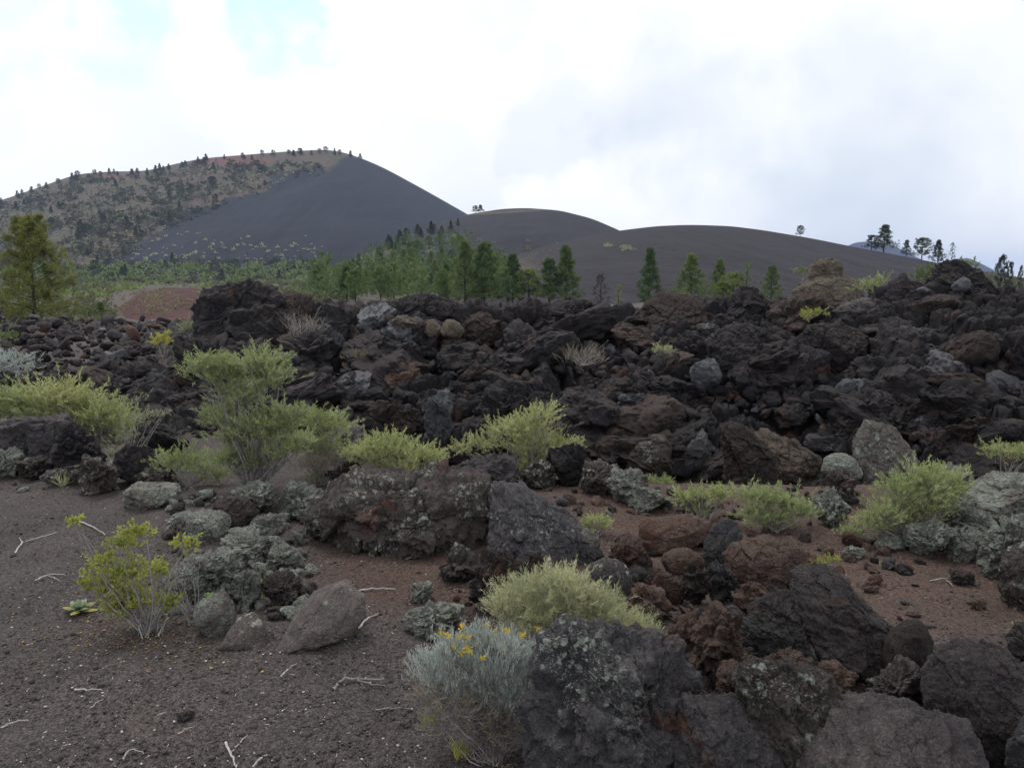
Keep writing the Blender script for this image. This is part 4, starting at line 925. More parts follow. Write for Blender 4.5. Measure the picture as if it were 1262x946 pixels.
def bush(base, clumps, leaf, label, cat='bush', group=None, name='rabbitbrush', seed=1, leaf_len=.028, leaf_w=.0016, sprigs=70, lps=26, twig='twig',
         up=.42, flowers=None, nfl=0, seeds=0, bare=0, spread=.5, rs=.9, dead=False, Y=None, thin=1.0, stem_r=.004, fill=1.0, stray=0):
    """base (px,py) of the bush on the ground; clumps (px,py,radius px) of its outline"""
    rr = np.random.RandomState(seed)
    g = G(base[0], base[1]) if Y is None else at(base[0], base[1], Y)
    Yb = g.y; root = empty(name, g); tag(root, label, cat, group)
    T = Tubes(); L = Leaves(); FL = Leaves(); ends = []
    g = np.array(g)
    for (cx_, cy_, cr) in clumps:
        r = cr*rs*Yb/F; yo = rr.uniform(-.5, .5)*r*1.2
        c = np.array(at(cx_, cy_+cr*.35, Yb+yo+.04))-g; c[2] = max(c[2], .01)
        nb_ = 3
        for _ in range(nb_):   # limbs to the clump
            e = c+rr.normal(size=3)*r*.35; T.add(curve(rr.normal(size=3)*(.02, .02, 0), e, rr, .2, 7, .3), stem_r*rr.uniform(.8, 1.6), stem_r*.45, 4)
        n = int(sprigs*1.5*(cr/30)**1.3*fill)
        org = c+rr.normal(size=(n, 3))*r*np.array([.46, .46, .30])
        d = rr.normal(size=(n, 3)); d[:, 2] = np.abs(d[:, 2])*.9+up; d[:, :2] += (org-c)[:, :2]/r*1.2; d = unit(d)
        ln = r*(.30+.95*rr.uniform(size=n)**1.6)
        for i in range(n):
            e = org[i]+d[i]*ln[i]; cv = curve(org[i], e, rr, .12, 4, 0); T.add(cv, stem_r*.36, stem_r*.16, 3); ends.append(e)
            if bare and rr.uniform() < bare: continue
            k = max(6, int(lps*1.3*ln[i]/.12*rr.uniform(.6, 1.1)*min(1.3, .03/leaf_len))); k = min(k, 70)
            t = rr.uniform(.15, 1, k)[:, None]; P = org[i]+(e-org[i])*t+rr.normal(size=(k, 3))*.004
            L.add(P, unit(e-org[i])*1.0+rr.normal(size=(k, 3))*spread+np.array([0, 0, .35]), leaf_len*rr.uniform(.5, 1.15, k), leaf_w*rr.uniform(.7, 1.3, k))
        # bare inner twigs
        for _ in range(int(n*.5)+6):
            s0 = c*rr.uniform(.15, .8)+rr.normal(size=3)*r*.25; s0[2] = max(s0[2], 0)
            e = s0+unit(rr.normal(size=3)+np.array([0, 0, .5]))*r*rr.uniform(.3, .8); T.add(curve(s0, e, rr, .3, 4, 0), stem_r*.35, stem_r*.12, 3)
    for _ in range(stray):
        e = np.array([rr.uniform(-1, 1)*.5, rr.uniform(-.3, .3), rr.uniform(.02, .35)])*(clumps[0][2]*3*Yb/F)*1.2
        cv = curve((0, 0, .02), e, rr, .5, 8, .3); T.add(cv, stem_r*.7, stem_r*.2, 3)
        for q in range(3):
            k = rr.randint(3, 8); s0 = cv[k]; T.add(curve(s0, s0+unit(rr.normal(size=3)+(0, 0, .3))*np.linalg.norm(e)*.3, rr, .3, 4, 0), stem_r*.35, stem_r*.15, 3)
    link('stems', T.mesh('stems', M[twig]), root)
    if L.P: link('foliage', L.mesh('foliage', M[leaf], rr), root)
    hi = sorted(ends, key=lambda e: -e[2])
    if flowers:
        for e in rr.permutation(len(hi)//4)[:nfl]:
            F_ = Leaves(); P = hi[e][None]+np.array([0, -.01, .014])+rr.normal(size=(26, 3))*.0055
            F_.add(P, rr.normal(size=(26, 3))+(0, 0, .6), np.full(26, .009), np.full(26, .0028)); link('flower_head', F_.mesh('flower_head', M['flower'], rr), root)
    if seeds:
        for e in rr.permutation(min(len(hi), len(hi)//3+4))[:seeds]:
            F_ = Leaves(); tip = hi[e]+np.array([0, 0, .035]); T2 = Tubes(); T2.add([hi[e], tip], .0012, .0008)
            F_.add(tip[None]+rr.normal(size=(12, 3))*.004, rr.normal(size=(12, 3)), np.full(12, .009), np.full(12, .003)); link('seed_head', F_.mesh('seed_head', M['seed'], rr), root)
            link('stalk', T2.mesh('stalk', M['twig']), root)
    return root

bush((312, 606), [(253, 446, 26), (282, 452, 28), (318, 440, 28), (334, 462, 24), (300, 478, 30), (270, 508, 24), (296, 530, 30), (328, 520, 32), (355, 505, 24), (348, 545, 28), (315, 560, 28), (280, 560, 22), (366, 540, 20)],
     'leaf', 'tallest yellow-green brush, many-limbed, standing between the left cinder and the split boulder', seed=11, fill=1.15, rs=.8, leaf_len=.034, leaf_w=.0024, sprigs=95, lps=30, seeds=5, stem_r=.007)
bush((398, 592), [(388, 512, 20), (412, 520, 22), (398, 545, 22), (378, 540, 18)], 'leaf', 'yellow-green brush with a bare grey lower half, right of the tallest brush', seed=12, fill=1.4, leaf_len=.032, leaf_w=.0022, sprigs=90, seeds=3, stem_r=.005)
bush((400, 596), [(395, 565, 24), (420, 562, 18), (375, 568, 18)], 'leaf_dry', 'leafless purplish-grey twiggy brush under the brush right of the tallest', name='dead_brush', seed=13, bare=.8, sprigs=150, Y=6.3)
bush((232, 600), [(210, 565, 20), (232, 562, 24), (256, 572, 22), (270, 585, 15)], 'leaf', 'low yellow-green brush at the left foot of the tallest brush', seed=14, leaf_len=.03, leaf_w=.0022, sprigs=90, seeds=2)
for i, (bx, by, cl, lb) in enumerate([
 ((20), 560, [(0, 495, 30), (28, 488, 30), (45, 500, 24)], 'pale green brush at the left edge of the photo behind the leftmost boulder'),
 (80, 556, [(65, 482, 28), (92, 488, 28), (78, 505, 26)], 'pale green brush behind the leftmost dark boulder, second from the left edge'),
 (125, 560, [(118, 500, 26), (140, 510, 26), (110, 515, 22), (150, 525, 20)], 'green brush with grey limbs above the crag, third from the left edge')]):
    bush((bx, by), cl, 'leaf', lb, seed=20+i, fill=1.6, leaf_len=.04, leaf_w=.003, sprigs=75, lps=24, Y=7.9+i*.1, stem_r=.006)
bush((150, 590), [(158, 535, 16), (180, 512, 12), (200, 508, 9), (168, 490, 9), (145, 555, 18), (165, 560, 16)], 'leaf_sage', 'sparse open bush, mostly grey twigs with thin green tips, left of the tallest brush', name='twiggy_bush', seed=24, bare=.35, sprigs=90, Y=6.7, seeds=0, leaf_len=.035, stray=6)
bush((20, 480), [(8, 440, 22), (28, 446, 18), (-12, 445, 22)], 'leaf_grey', 'grey-green bush on the low flow at the left edge', name='sagebrush', seed=25, Y=12, leaf_len=.05, leaf_w=.004, sprigs=60)
bush((2, 425), [(0, 408, 14), (12, 412, 9)], 'needle_b', 'small bright green bush at the left edge behind the grey-green bush', name='shrub', seed=26, Y=16, leaf_len=.06, leaf_w=.006, sprigs=60)
bush((490, 602), [(440, 556, 18), (458, 550, 22), (484, 545, 25), (512, 555, 22), (535, 560, 16), (500, 572, 20), (465, 572, 18)], 'leaf', 'low spreading yellow-green brush behind the left half of the split boulder', seed=27, fill=1.4, leaf_len=.03, leaf_w=.0022, sprigs=95, seeds=6)
bush((655, 602), [(572, 548, 16), (596, 542, 18), (622, 525, 22), (650, 520, 26), (668, 508, 20), (640, 545, 24), (668, 545, 26), (690, 545, 18), (650, 570, 18), (708, 545, 12)], 'leaf', 'tall yellow-green brush at the foot of the lava front above the split boulder', seed=28, leaf_len=.032, leaf_w=.0024, sprigs=95, Y=6.9, stem_r=.006)
bush((662, 600), [(675, 500, 14), (685, 520, 14), (655, 560, 14)], 'leaf_dry', 'grey twigs standing inside the tall brush above the split boulder', name='dead_brush', seed=29, bare=.8, sprigs=120, Y=6.95)
bush((700, 812), [(622, 742, 24), (650, 725, 28), (682, 712, 26), (705, 725, 32), (735, 740, 28), (670, 755, 34), (712, 765, 34), (762, 760, 24), (790, 770, 22), (640, 770, 24)], 'leaf_pale', 'large pale green grassy bush in front of the split boulder, behind the flowering bush', seed=30, leaf_len=.026, leaf_w=.0011, sprigs=170, lps=24, twig='twig_w', stem_r=.0032, up=.8, seeds=9)
bush((602, 925), [(528, 815, 22), (556, 798, 24), (590, 790, 26), (626, 798, 26), (660, 810, 22), (540, 830, 26), (565, 812, 28), (595, 808, 30), (628, 815, 28), (655, 830, 24), (590, 840, 32), (625, 850, 30), (552, 850, 20), (675, 820, 16)], 'leaf_grey', 'silvery blue-grey bush topped with small yellow flowers, bottom centre', name='flowering_bush', seed=31, leaf_len=.017, leaf_w=.0011, sprigs=120, lps=32, stem_r=.0026, up=2.6, spread=.16, rs=.95, flowers=True, nfl=20, twig='twig')
bush((605, 940), [(528, 856, 22), (540, 885, 22), (560, 870, 30), (600, 880, 32), (640, 885, 28), (620, 905, 26)], 'leaf_dry', 'tangle of dry grey-brown twigs under the flowering bush', name='dead_brush', seed=32, bare=.85, sprigs=170, stem_r=.0026, up=.1)
bush((182, 782), [(128, 690, 14), (150, 665, 16), (172, 650, 16), (155, 700, 22), (130, 720, 20), (165, 730, 24), (195, 700, 16), (112, 712, 12), (230, 668, 14), (205, 740, 18), (145, 742, 18), (90, 640, 9)], 'leaf_y', 'open yellow-green bush with grey bare branches on the left cinder', name='skunkbush', seed=33, leaf_len=.017, leaf_w=.0052, sprigs=75, lps=26, stem_r=.0035, bare=.12, stray=12, up=.5, twig='twig')
bush((232, 770), [(215, 715, 22), (240, 690, 18), (225, 745, 18)], 'leaf_dry', 'leafless grey branches right of the yellow-green bush', name='dead_brush', seed=34, bare=.92, sprigs=70, stem_r=.004, twig='twig', stray=8)
bush((735, 660), [(735, 640, 14), (725, 645, 9), (745, 645, 9)], 'leaf', 'small yellow-green tuft alone on the middle cinder patch', seed=35, leaf_len=.028, leaf_w=.002, sprigs=110)
bush((812, 606), [(808, 592, 12), (822, 594, 10)], 'leaf', 'small yellow-green brush beyond the middle cinder patch', seed=36, Y=6.6, leaf_len=.03, leaf_w=.0024, sprigs=110)
bush((868, 648), [(845, 610, 16), (868, 606, 18), (890, 608, 16), (860, 625, 16)], 'leaf', 'low yellow-green brush, left one of the group in front of the rock fins', seed=37, leaf_len=.028, leaf_w=.002, sprigs=110)
bush((955, 655), [(925, 606, 18), (948, 610, 20), (975, 618, 20), (992, 628, 14), (935, 632, 20), (960, 638, 16)], 'leaf', 'dense bright green brush, right one of the group in front of the rock fins', seed=38, leaf_len=.026, leaf_w=.002, sprigs=130, group=None)
bush((860, 652), [(862, 640, 12), (845, 638, 10)], 'leaf_dry', 'bleached twigs in front of the left low brush', name='dead_brush', seed=39, bare=.9, twig='twig_w', sprigs=90)
bush((1125, 672), [(1110, 600, 24), (1140, 590, 28), (1165, 585, 22), (1175, 600, 16), (1120, 622, 26), (1088, 628, 20), (1070, 640, 16), (1045, 652, 13), (1098, 650, 18), (1150, 615, 22)], 'leaf', 'large dense yellow-green brush on the right, at the edge of the cinder patch', seed=40, leaf_len=.028, leaf_w=.002, sprigs=130, stem_r=.005)
bush((1240, 592), [(1232, 552, 18), (1252, 556, 18), (1272, 558, 16)], 'leaf', 'yellow-green brush at the right edge of the photo above the lichen boulder', seed=41, Y=6.9, leaf_len=.032, leaf_w=.0024, sprigs=90)
bush((1018, 712), [(1012, 692, 10), (1028, 690, 10)], 'leaf_y', 'thin yellow stalks behind the tall wedge-shaped boulder', name='weed', seed=42, leaf_len=.02, leaf_w=.0022, sprigs=60, up=2)
bush((1262, 800), [(1262, 775, 12)], 'leaf', 'tiny green weed at the right edge of the cinder patch', name='weed', seed=43, leaf_len=.02, sprigs=60)
bush((385, 600), [(390, 586, 12), (380, 590, 8)], 'leaf_sage', 'small grey-green tuft at the left end of the split boulder', name='weed', seed=44, sprigs=110, up=1.5)
bush((202, 440), [(196, 418, 11), (203, 414, 8)], 'leaf_y', 'small bright yellow bush on the low flow left of the massive outcrop', name='shrub', seed=45, Y=12.5, leaf_len=.05, leaf_w=.005, sprigs=110)
bush((206, 452), [(200, 436, 14), (215, 438, 12)], 'leaf_dry', 'grey dead bush below the small bright yellow bush', name='dead_brush', seed=46, bare=.8, Y=12.2, sprigs=110)
bush((236, 412), [(232, 402, 12), (244, 400, 9)], 'leaf_sage', 'pale green bush left of the massive black outcrop', name='shrub', seed=47, Y=15, leaf_len=.06, leaf_w=.006, sprigs=110)
bush((375, 440), [(365, 400, 17), (382, 395, 16), (375, 418, 16), (358, 390, 8)], 'leaf_dry', 'tall dead grey bush against the massive black outcrop', name='dead_brush', seed=48, bare=.9, Y=11.0, sprigs=130, twig='twig_w', up=1.2)
bush((718, 450), [(705, 436, 14), (722, 432, 16), (738, 438, 11)], 'leaf_dry', 'pale dead bush high in the lava front, centre', name='dead_brush', seed=49, bare=.6, Y=10.4, sprigs=130, twig='twig_w', up=1.0)
bush((818, 436), [(812, 429, 9), (822, 430, 8)], 'leaf_pale', 'small pale yellow-green brush high in the lava front', seed=50, Y=10.6, sprigs=140, leaf_len=.04, leaf_w=.003)
bush((440, 450), [(432, 438, 10), (450, 436, 12), (466, 440, 8)], 'leaf_dry', 'small tan dry bush on the lava front below the crest', name='dead_brush', seed=51, bare=.3, Y=10.7, sprigs=110, leaf_len=.04, leaf_w=.004)
bush((1000, 392), [(993, 388, 8), (1006, 384, 8)], 'leaf_y', 'patch of yellow-green growth below the large tan knob', name='shrub', seed=52, Y=11.0, sprigs=150, leaf_len=.04, leaf_w=.004)
bush((1076, 364), [(1068, 350, 12), (1082, 344, 12), (1078, 358, 9)], 'leaf', 'yellow-green bush right of the large tan knob', name='shrub', seed=53, Y=12.5, sprigs=90, leaf_len=.05, leaf_w=.005)
bush((1150, 350), [(1140, 336, 12), (1156, 330, 10), (1132, 342, 9)], 'needle_b', 'green bush behind the highest black peak', name='shrub', seed=54, Y=14, sprigs=90, leaf_len=.05, leaf_w=.006)
bush((1190, 335), [(1185, 325, 10), (1196, 326, 8)], 'needle_b', 'small green bush peeping over the highest black peak', name='shrub', seed=55, Y=13.5, sprigs=90, leaf_len=.05, leaf_w=.006)
bush((990, 345), [(990, 333, 9)], 'needle_b', 'small green bush left of the stone on the tan knob', name='shrub', seed=56, Y=15, sprigs=90, leaf_len=.05, leaf_w=.006)

def rosette(px, py, rpx, m, label, seed, yellow=0):
    rr = np.random.RandomState(seed); g = G(px, py); root = empty('mullein', g); tag(root, label, 'plant'); r = rpx*g.y/F
    for i in range(16):
        az = i*2.4; el = .25+1.0*i/16; d = np.array([math.cos(az)*math.cos(el), math.sin(az)*math.cos(el), math.sin(el)]); L = r*(1.1-.3*i/16)
        sd_ = np.array([-math.sin(az), math.cos(az), 0]); up_ = np.cross(d, -sd_)
        n = 9; t = np.linspace(0, 1, n); wd = L*.24*np.sin(np.pi*np.clip(t*.86+.1, 0, 1))
        mid = d*t[:, None]*L - np.array([0, 0, 1])*(t**2)[:, None]*L*.28+(0, 0, .015)
        V = np.stack([mid-sd_*wd[:, None]+up_*wd[:, None]*.35, mid, mid+sd_*wd[:, None]+up_*wd[:, None]*.35], 1).reshape(-1, 3)
        link('leaf', mesh_np('leaf', V, grid(3, n), mats=[M['mullein_y'] if i < yellow else M[m]]), root)
rosette(98, 755, 22, 'mullein', 'pale green woolly rosette with yellow outer leaves at the left foot of the yellow-green bush', 1, 5)
rosette(196, 760, 12, 'mullein', 'small pale rosette under the right side of the yellow-green bush', 2)
rosette(258, 742, 14, 'mullein_g', 'bright green rosette among the left lichen stones', 3)
def tuft(px, py, h, label, m='leaf_y', n=70, seed=1, spread=.5):
    rr = np.random.RandomState(seed); g = G(px, py); H = h*g.y/F; L = Leaves()
    d = rr.normal(size=(n, 3))*spread; d[:, 2] = 1
    L.add(rr.normal(size=(n, 3))*(.012, .012, 0), d, H*rr.uniform(.4, 1.1, n), np.full(n, .0016))
    me = L.mesh('grass_tuft', M[m], rr); o = link('grass_tuft', me, loc=g); tag(o, label, 'grass tuft')
tuft(530, 895, 30, 'short yellow-green grass tuft left under the flowering bush', seed=5)
tuft(568, 935, 38, 'yellow-green grass tuft below the flowering bush', seed=6)
tuft(320, 742, 46, 'thin yellow grass stalks in the left lichen outcrop', seed=7, n=26, spread=.14)
tuft(78, 600, 26, 'dry grass tuft on the cinder edge at left', 'leaf_pale', seed=8)
tuft(640, 905, 40, 'dry grass blades beside the large black boulder', 'leaf_dry', seed=9)
tuft(1090, 700, 14, 'tiny grass tuft on the right cinder patch', 'leaf_pale', seed=10)

def twig(pts, wpx, label, m='twig_w', branches=(), name='twig'):
    P = [np.array(G(*p))+np.array([0, 0, .006+.012*(i % 2)]) for i, p in enumerate(pts)]
    c = P[0].copy(); T = Tubes(); P = [p-c for p in P]
    def sm(Q):
        Q = np.array(Q); t = np.linspace(0, len(Q)-1, len(Q)*4); return np.stack([np.interp(t, range(len(Q)), Q[:, k]) for k in range(3)], 1)+np.random.RandomState(len(Q)).normal(size=(len(t), 3))*.0018
    w_ = wpx*G(*pts[0]).y/F/2; T.add(sm(P), w_, w_*.35, 6)
    for br in branches: T.add(sm([np.array(G(*p))+(0, 0, .01)-c for p in br]), w_*.6, w_*.25, 5)
    o = link(name, T.mesh(name, M[m]), loc=c); tag(o, label, 'twig' if name == 'twig' else 'branch')
twig([(410, 852), (425, 842), (450, 839), (474, 842)], 6, 'thick weathered grey stick with a broken end on the cinder, bottom centre left', 'stub', [[(440, 842), (460, 846), (476, 848)]], 'branch')
twig([(278, 916), (282, 930), (290, 944), (292, 952)], 4, 'bleached forked stick on the bottom edge', 'twig_w', [[(284, 934), (296, 918), (306, 908)]])
twig([(312, 948), (322, 940), (330, 932)], 4, 'short curved white stick on the bottom edge, right of the forked one')
twig([(152, 940), (160, 930), (178, 930)], 3, 'small hooked white twig near the bottom edge')
twig([(92, 852), (108, 855), (127, 852)], 3, 'single straight pale twig on the open cinder, left')
twig([(112, 874), (128, 866)], 2, 'short pale twig just below the straight pale twig')
twig([(0, 900), (18, 894), (36, 888)], 3, 'pale twig at the left edge near the bottom')
twig([(346, 836), (356, 828), (367, 818)], 2.5, 'slanting pale twig below the flat pinkish slab')
twig([(442, 778), (450, 768), (466, 758)], 4, 'white broken twig right of the flat pinkish slab', 'twig_w', [[(450, 768), (446, 760)]])
twig([(438, 730), (458, 729), (480, 727), (488, 730)], 3, 'long pale twig on the red cinder left of the small lichen stone')
twig([(462, 878), (485, 879), (510, 876)], 3, 'dark thin twig left of the flowering bush', 'stub')
twig([(42, 718), (60, 712), (82, 710)], 2.5, 'pale branch lying left of the yellow-green bush', 'twig_w', [[(60, 712), (75, 718)]])
twig([(18, 684), (28, 672), (48, 664), (70, 660)], 2.5, 'crooked pale branch on the cinder far left', 'twig_w', [[(28, 672), (24, 664)]])
twig([(85, 640), (110, 650), (130, 660)], 2.5, 'pale twig above the yellow-green bush, left')
twig([(195, 786), (203, 774), (208, 762)], 2.5, 'white twig sticking out under the yellow-green bush')
twig([(1145, 717), (1165, 716), (1180, 714)], 2, 'thin pale twig on the right cinder patch', 'twig_w', [[(1165, 716), (1175, 724)]])
twig([(220, 905), (240, 900)], 2, 'tiny pale twig on the open cinder, bottom')
twig([(500, 690), (525, 684)], 2, 'thin dark twig under the split boulder', 'stub')
rock(218, 240, 876, 890, 'lava', 'clinker', 'single small dark cinder lump on the open ground, bottom left', name='stone', cat='stone', sub=5, seed=401)

# ------------------------------------------------------------------ pines
def pine_meshes(H, rw, nb_, tufts, needles, nl, nw, seed, conical=1.0, bare=.15):
    rr = np.random.RandomState(seed); T = Tubes(); L = Leaves()
    T.add([(rr.normal()*.01*H*t, rr.normal()*.01*H*t, H*t) for t in np.linspace(0, 1, 9)], H*.022, H*.004, 7)
    for i in range(nb_):
        t = bare+(1-bare)*(i+.5)/nb_; z = H*t; az = i*2.4+rr.uniform(-.4, .4)
        prof = (1-t)**(.95*conical)*(.55+.45*min(1, (t-bare)/.15+.4))
        ln = rw*prof*rr.uniform(.45, 1.3)+.03*H; up_ = .15+.5*t+rr.uniform(-.15, .15)
        d = np.array([math.cos(az), math.sin(az), up_]); d /= np.linalg.norm(d); s0 = np.array([0, 0, z]); e = s0+d*ln
        T.add(curve(s0, e, rr, .1, 4, 0), H*.006*(1-t*.5), H*.0015, 3)
        for k in range(tufts):
            u = rr.uniform(.35, 1.05)**.7; c = s0+(e-s0)*u+rr.normal(size=3)*ln*.10; c[2] += ln*.06
            dd = rr.normal(size=(needles, 3))+np.array([0, 0, .7])+d*.6
            L.add(np.repeat(c[None], needles, 0)+rr.normal(size=(needles, 3))*nl*.25, dd, nl*rr.uniform(.6, 1.2, needles), np.full(needles, nw))
    c = np.array([0, 0, H*.97]); L.add(c+rr.normal(size=(needles*4, 3))*(.02*H, .02*H, .03*H), rr.normal(size=(needles*4, 3))+(0, 0, 1), np.full(needles*4, nl), np.full(needles*4, nw))
    return T.mesh('trunk', M['bark']), L.mesh('crown', M['needle'], rr)
def tree(pos, H, meshes, m, label, group=None, cat='pine tree', name='pine_tree', rz=0, sx=1.0, Href=10.0):
    root = empty(name, pos, rz); s = H/Href; root.scale = (s*sx, s*sx, s); tag(root, label, cat, group)
    link('trunk', meshes[0], root); c = link('crown', meshes[1], root); c.material_slots[0].link = 'OBJECT'; c.material_slots[0].material = M[m]
    return root
heroT = pine_meshes(10, 4.5, 66, 19, 18, .38, .034, 1, .55, .08)
midT = [pine_meshes(10, 3.7, 50, 10, 14, .6, .055, 2, .95, .06), pine_meshes(10, 3.6, 42, 10, 14, .6, .055, 3, .75, .12), pine_meshes(10, 4.2, 36, 11, 14, .6, .055, 4, .5, .16), pine_meshes(10, 3.1, 48, 10, 14, .6, .055, 5, 1.05, .05)]
sparT = pine_meshes(10, 3.0, 34, 4, 7, .5, .05, 7, .6, .2)
p = at(45, 411, 45); tree((p.x, p.y, p.z), 134*45/F, heroT, 'needle_y', 'large yellow-green pine standing alone at the left, beyond the low flow', Href=10, sx=.92)
def tp(px, pyb, pyt, k, m, label, Y=None, group=None, sx=1.0, cat='pine tree'):
    g = at(px, pyb, Y) if Y else hit(px, pyb, far_surface, 45, 1500, 1500)
    if g is None: return
    if Y:
        g.z = float(far_surface(g.x, Y)[0]); H = at(px, pyt, Y).z-g.z+.2
        tree((g.x, g.y, g.z-.15), H, midT[k] if k < 4 else sparT, m, label, group, rz=(px*7) % 6, sx=sx*min(1.6, (pyb-pyt)*g.y/F/H), cat=cat); return
    tree((g.x, g.y, g.z-.15), (pyb-pyt)*g.y/F+.15, midT[k] if k < 4 else sparT, m, label, group, rz=(px*7) % 6, sx=sx, cat=cat)
for px, b_, t_, k, m_, lb, sx in [
 (800, 372, 309, 3, 'needle', 'slender dark conical pine, leftmost of the row behind the crest', 1.0), (851, 376, 316, 0, 'needle_b', 'broad bright conical pine, second in the row behind the crest', 1.1),
 (886, 372, 322, 0, 'needle_b', 'narrow bright pine, third in the row behind the crest', .9), (890, 384, 350, 2, 'needle_b', 'low rounded bright green pine in front of the third pine', 1.3),
 (919, 380, 326, 4, 'needle_b', 'loose open bright pine left of the last pine of the row', .9), (903, 384, 340, 2, 'needle_b', 'small bushy pine between the third pine and the loose open pine', 1.2), (950, 372, 330, 1, 'needle', 'rounded dark green pine, last in the row before the tan knob', 1.1),
 (697, 372, 306, 3, 'needle', 'tall narrow dark pine left of the dip in the crest', 1.1), (677, 372, 322, 1, 'needle', 'round-topped dark pine left of the tall narrow pine', 1.3), (632, 374, 316, 0, 'needle', 'conical dark pine at the right end of the forest', 1.1),
 (652, 376, 335, 2, 'needle_b', 'wide bushy green pine under the round-topped pine', 1.5), (740, 392, 340, 4, 'bark', 'bare leafless tree rising from the dip in the crest', 1.0), (762, 385, 352, 4, 'needle_b', 'small thin yellow-green pine right of the bare tree', 1.0),
 (597, 372, 303, 1, 'needle', 'tall dark pine in the forest edge, centre', 1.1), (573, 366, 300, 0, 'needle', 'tall conical pine at the forest edge left of centre', 1.0), (594, 374, 336, 2, 'needle_b', 'bright bushy pine under the tall dark pines', 1.2)]:
    tp(px, b_, t_, k, m_, lb, Y=95 if b_ > 378 else 110, sx=sx, cat='tree' if m_ == 'bark' else 'pine tree')
tp(986, 291, 279, 2, 'needle_far', 'tiny lone pine on the skyline of the nearest dark hill', sx=1.2, Y=329)
for px, b_, t_, k, lb, sx in [(1074, 308, 291, 2, 'small round pine left of the tallest skyline pine', 1.3), (1089, 309, 279, 1, 'tallest skyline pine on the right end of the near hill', 1.2), (1117, 311, 297, 1, 'short pine just right of the tallest skyline pine', 1.2),
 (1136, 317, 295, 2, 'broad flat-topped skyline pine, second large one', 1.3), (1156, 318, 297, 0, 'pointed skyline pine right of the broad flat-topped pine', 1.1), (1173, 320, 300, 4, 'thin sparse skyline pine above the highest black peak', .9)]:
    tp(px, b_, t_, k, 'needle_far', lb, Y=326, sx=sx*1.15)
for px, b_, t_, k, lb in [(1234, 338, 318, 2, 'dark pine at the far right behind the black crag'), (1245, 338, 326, 2, 'small pine just right of the far right dark pine'), (1258, 338, 330, 2, 'small pine cut by the right edge')]:
    tp(px, b_, t_, k, 'needle_far', lb, Y=160, sx=1.2)
for px, b_, t_, k, lb in [(586, 262, 254, 2, 'tiny skyline pine in the notch, left one'), (592, 262, 253, 1, 'tiny skyline pine in the notch, right one')]: tp(px, b_, t_, k, 'needle_far', lb, Y=556, sx=1.6)
for px, b_, t_, k, lb in [(125, 398, 374, 1, 'green pine right of the large yellow-green pine'), (110, 400, 380, 2, 'small bushy pine at the right foot of the large pine'), (5, 405, 370, 2, 'pine half hidden at the left edge behind the large pine'), (140, 398, 386, 2, 'small bushy green tree left of the red mound')]:
    tp(px, b_, t_, k, 'needle_b', lb, Y=60, sx=1.3)
# forest on the saddle, and pines on the cone
rr = random.Random(3)
def forest(n, pts_fn, hfun, label, group, mats_, kinds=(0, 1, 2, 3)):
    for i in range(n):
        px, py = pts_fn(); g = hit_fast(px, py, 'far')
        if g is None: continue
        H = hfun(g)*rr.uniform(.7, 1.25); m_ = rr.choice(mats_)
        lb, gp = label, group
        if callable(label):
            lb = label({'needle': 'dark', 'needle_b': 'bright green', 'needle_far': 'dark'}[m_]+(' tall' if H > 6.2 else ' short' if H < 4.6 else ''), g, px, py, H); gp = lb
        tree((g.x, g.y, g.z-.1), H, midT[rr.choice(kinds)], m_, lb, gp, rz=rr.uniform(0, 6), sx=rr.uniform(.95, 1.4))
def fpt():
    while True:
        px, py = rr.uniform(385, 625), rr.uniform(275, 372)
        ln = np.interp(px, [385, 400, 450, 500, 560, 600, 625], [345, 338, 316, 300, 290, 318, 345])
        if py > ln and (rr.random() < .75 or py > 335): return px, py
def fl(nm, g, px, py, H):
    v = 'at the lower edge' if py > 355 else 'in the lower half' if py > 335 else 'in the upper half' if py > 310 else 'near the top'
    h_ = 'left end' if px < 440 else 'left middle' if px < 490 else 'right middle' if px < 550 else 'right end'
    return '%s pine %s of the saddle forest, %s' % (nm, v, h_)
forest(112, fpt, lambda g: 5.2 if g.y < 260 else 6.2, fl, None, ['needle', 'needle_b', 'needle_b'])
def f2():
    px = rr.uniform(455, 575); return px, np.interp(px, [455, 500, 575], [312, 292, 268])+rr.uniform(0, 12)
forest(18, f2, lambda g: 6, 'small pine on the shoulder below the notch between the hills', 'pines on the shoulder below the notch', ['needle_far'])
def f3():
    px = rr.uniform(-60, 445); return px, np.interp(px, [-60, 0, 50, 110, 180, 250, 330, 405, 445], [262, 249, 232, 215, 213, 197, 191, 186, 196])+rr.uniform(1, 5)
def fl3(nm, g, px, py, H):
    h_ = 'cut by or near the left edge' if px < 30 else 'above the large yellow-green pine' if px < 95 else 'on the left shoulder hump' if px < 170 else 'in the dip right of the left hump' if px < 225 else 'on the reddish rise' if px < 300 else 'on the summit, left part' if px < 350 else 'on the summit, middle' if px < 400 else 'where the skyline starts falling right'
    return '%s pine on the cone skyline %s' % ('taller' if H > 9 else 'smaller' if H < 6.8 else 'tiny', h_)
forest(48, f3, lambda g: 8, fl3, None, ['needle_far'])
def f4():
    while True:
        px = rr.uniform(-40, 400); py = rr.uniform(200, 350)
        ln = np.interp(px, [-40, 60, 130, 200, 260, 320, 380, 430], [400, 350, 325, 285, 252, 228, 209, 200])
        top = np.interp(px, [-60, 0, 50, 110, 180, 250, 330, 405, 445], [262, 249, 232, 215, 213, 197, 191, 186, 196])
        if top+3 < py < ln+rr.uniform(-4, 12) or (py > 322 and rr.random() < .6): return px, py
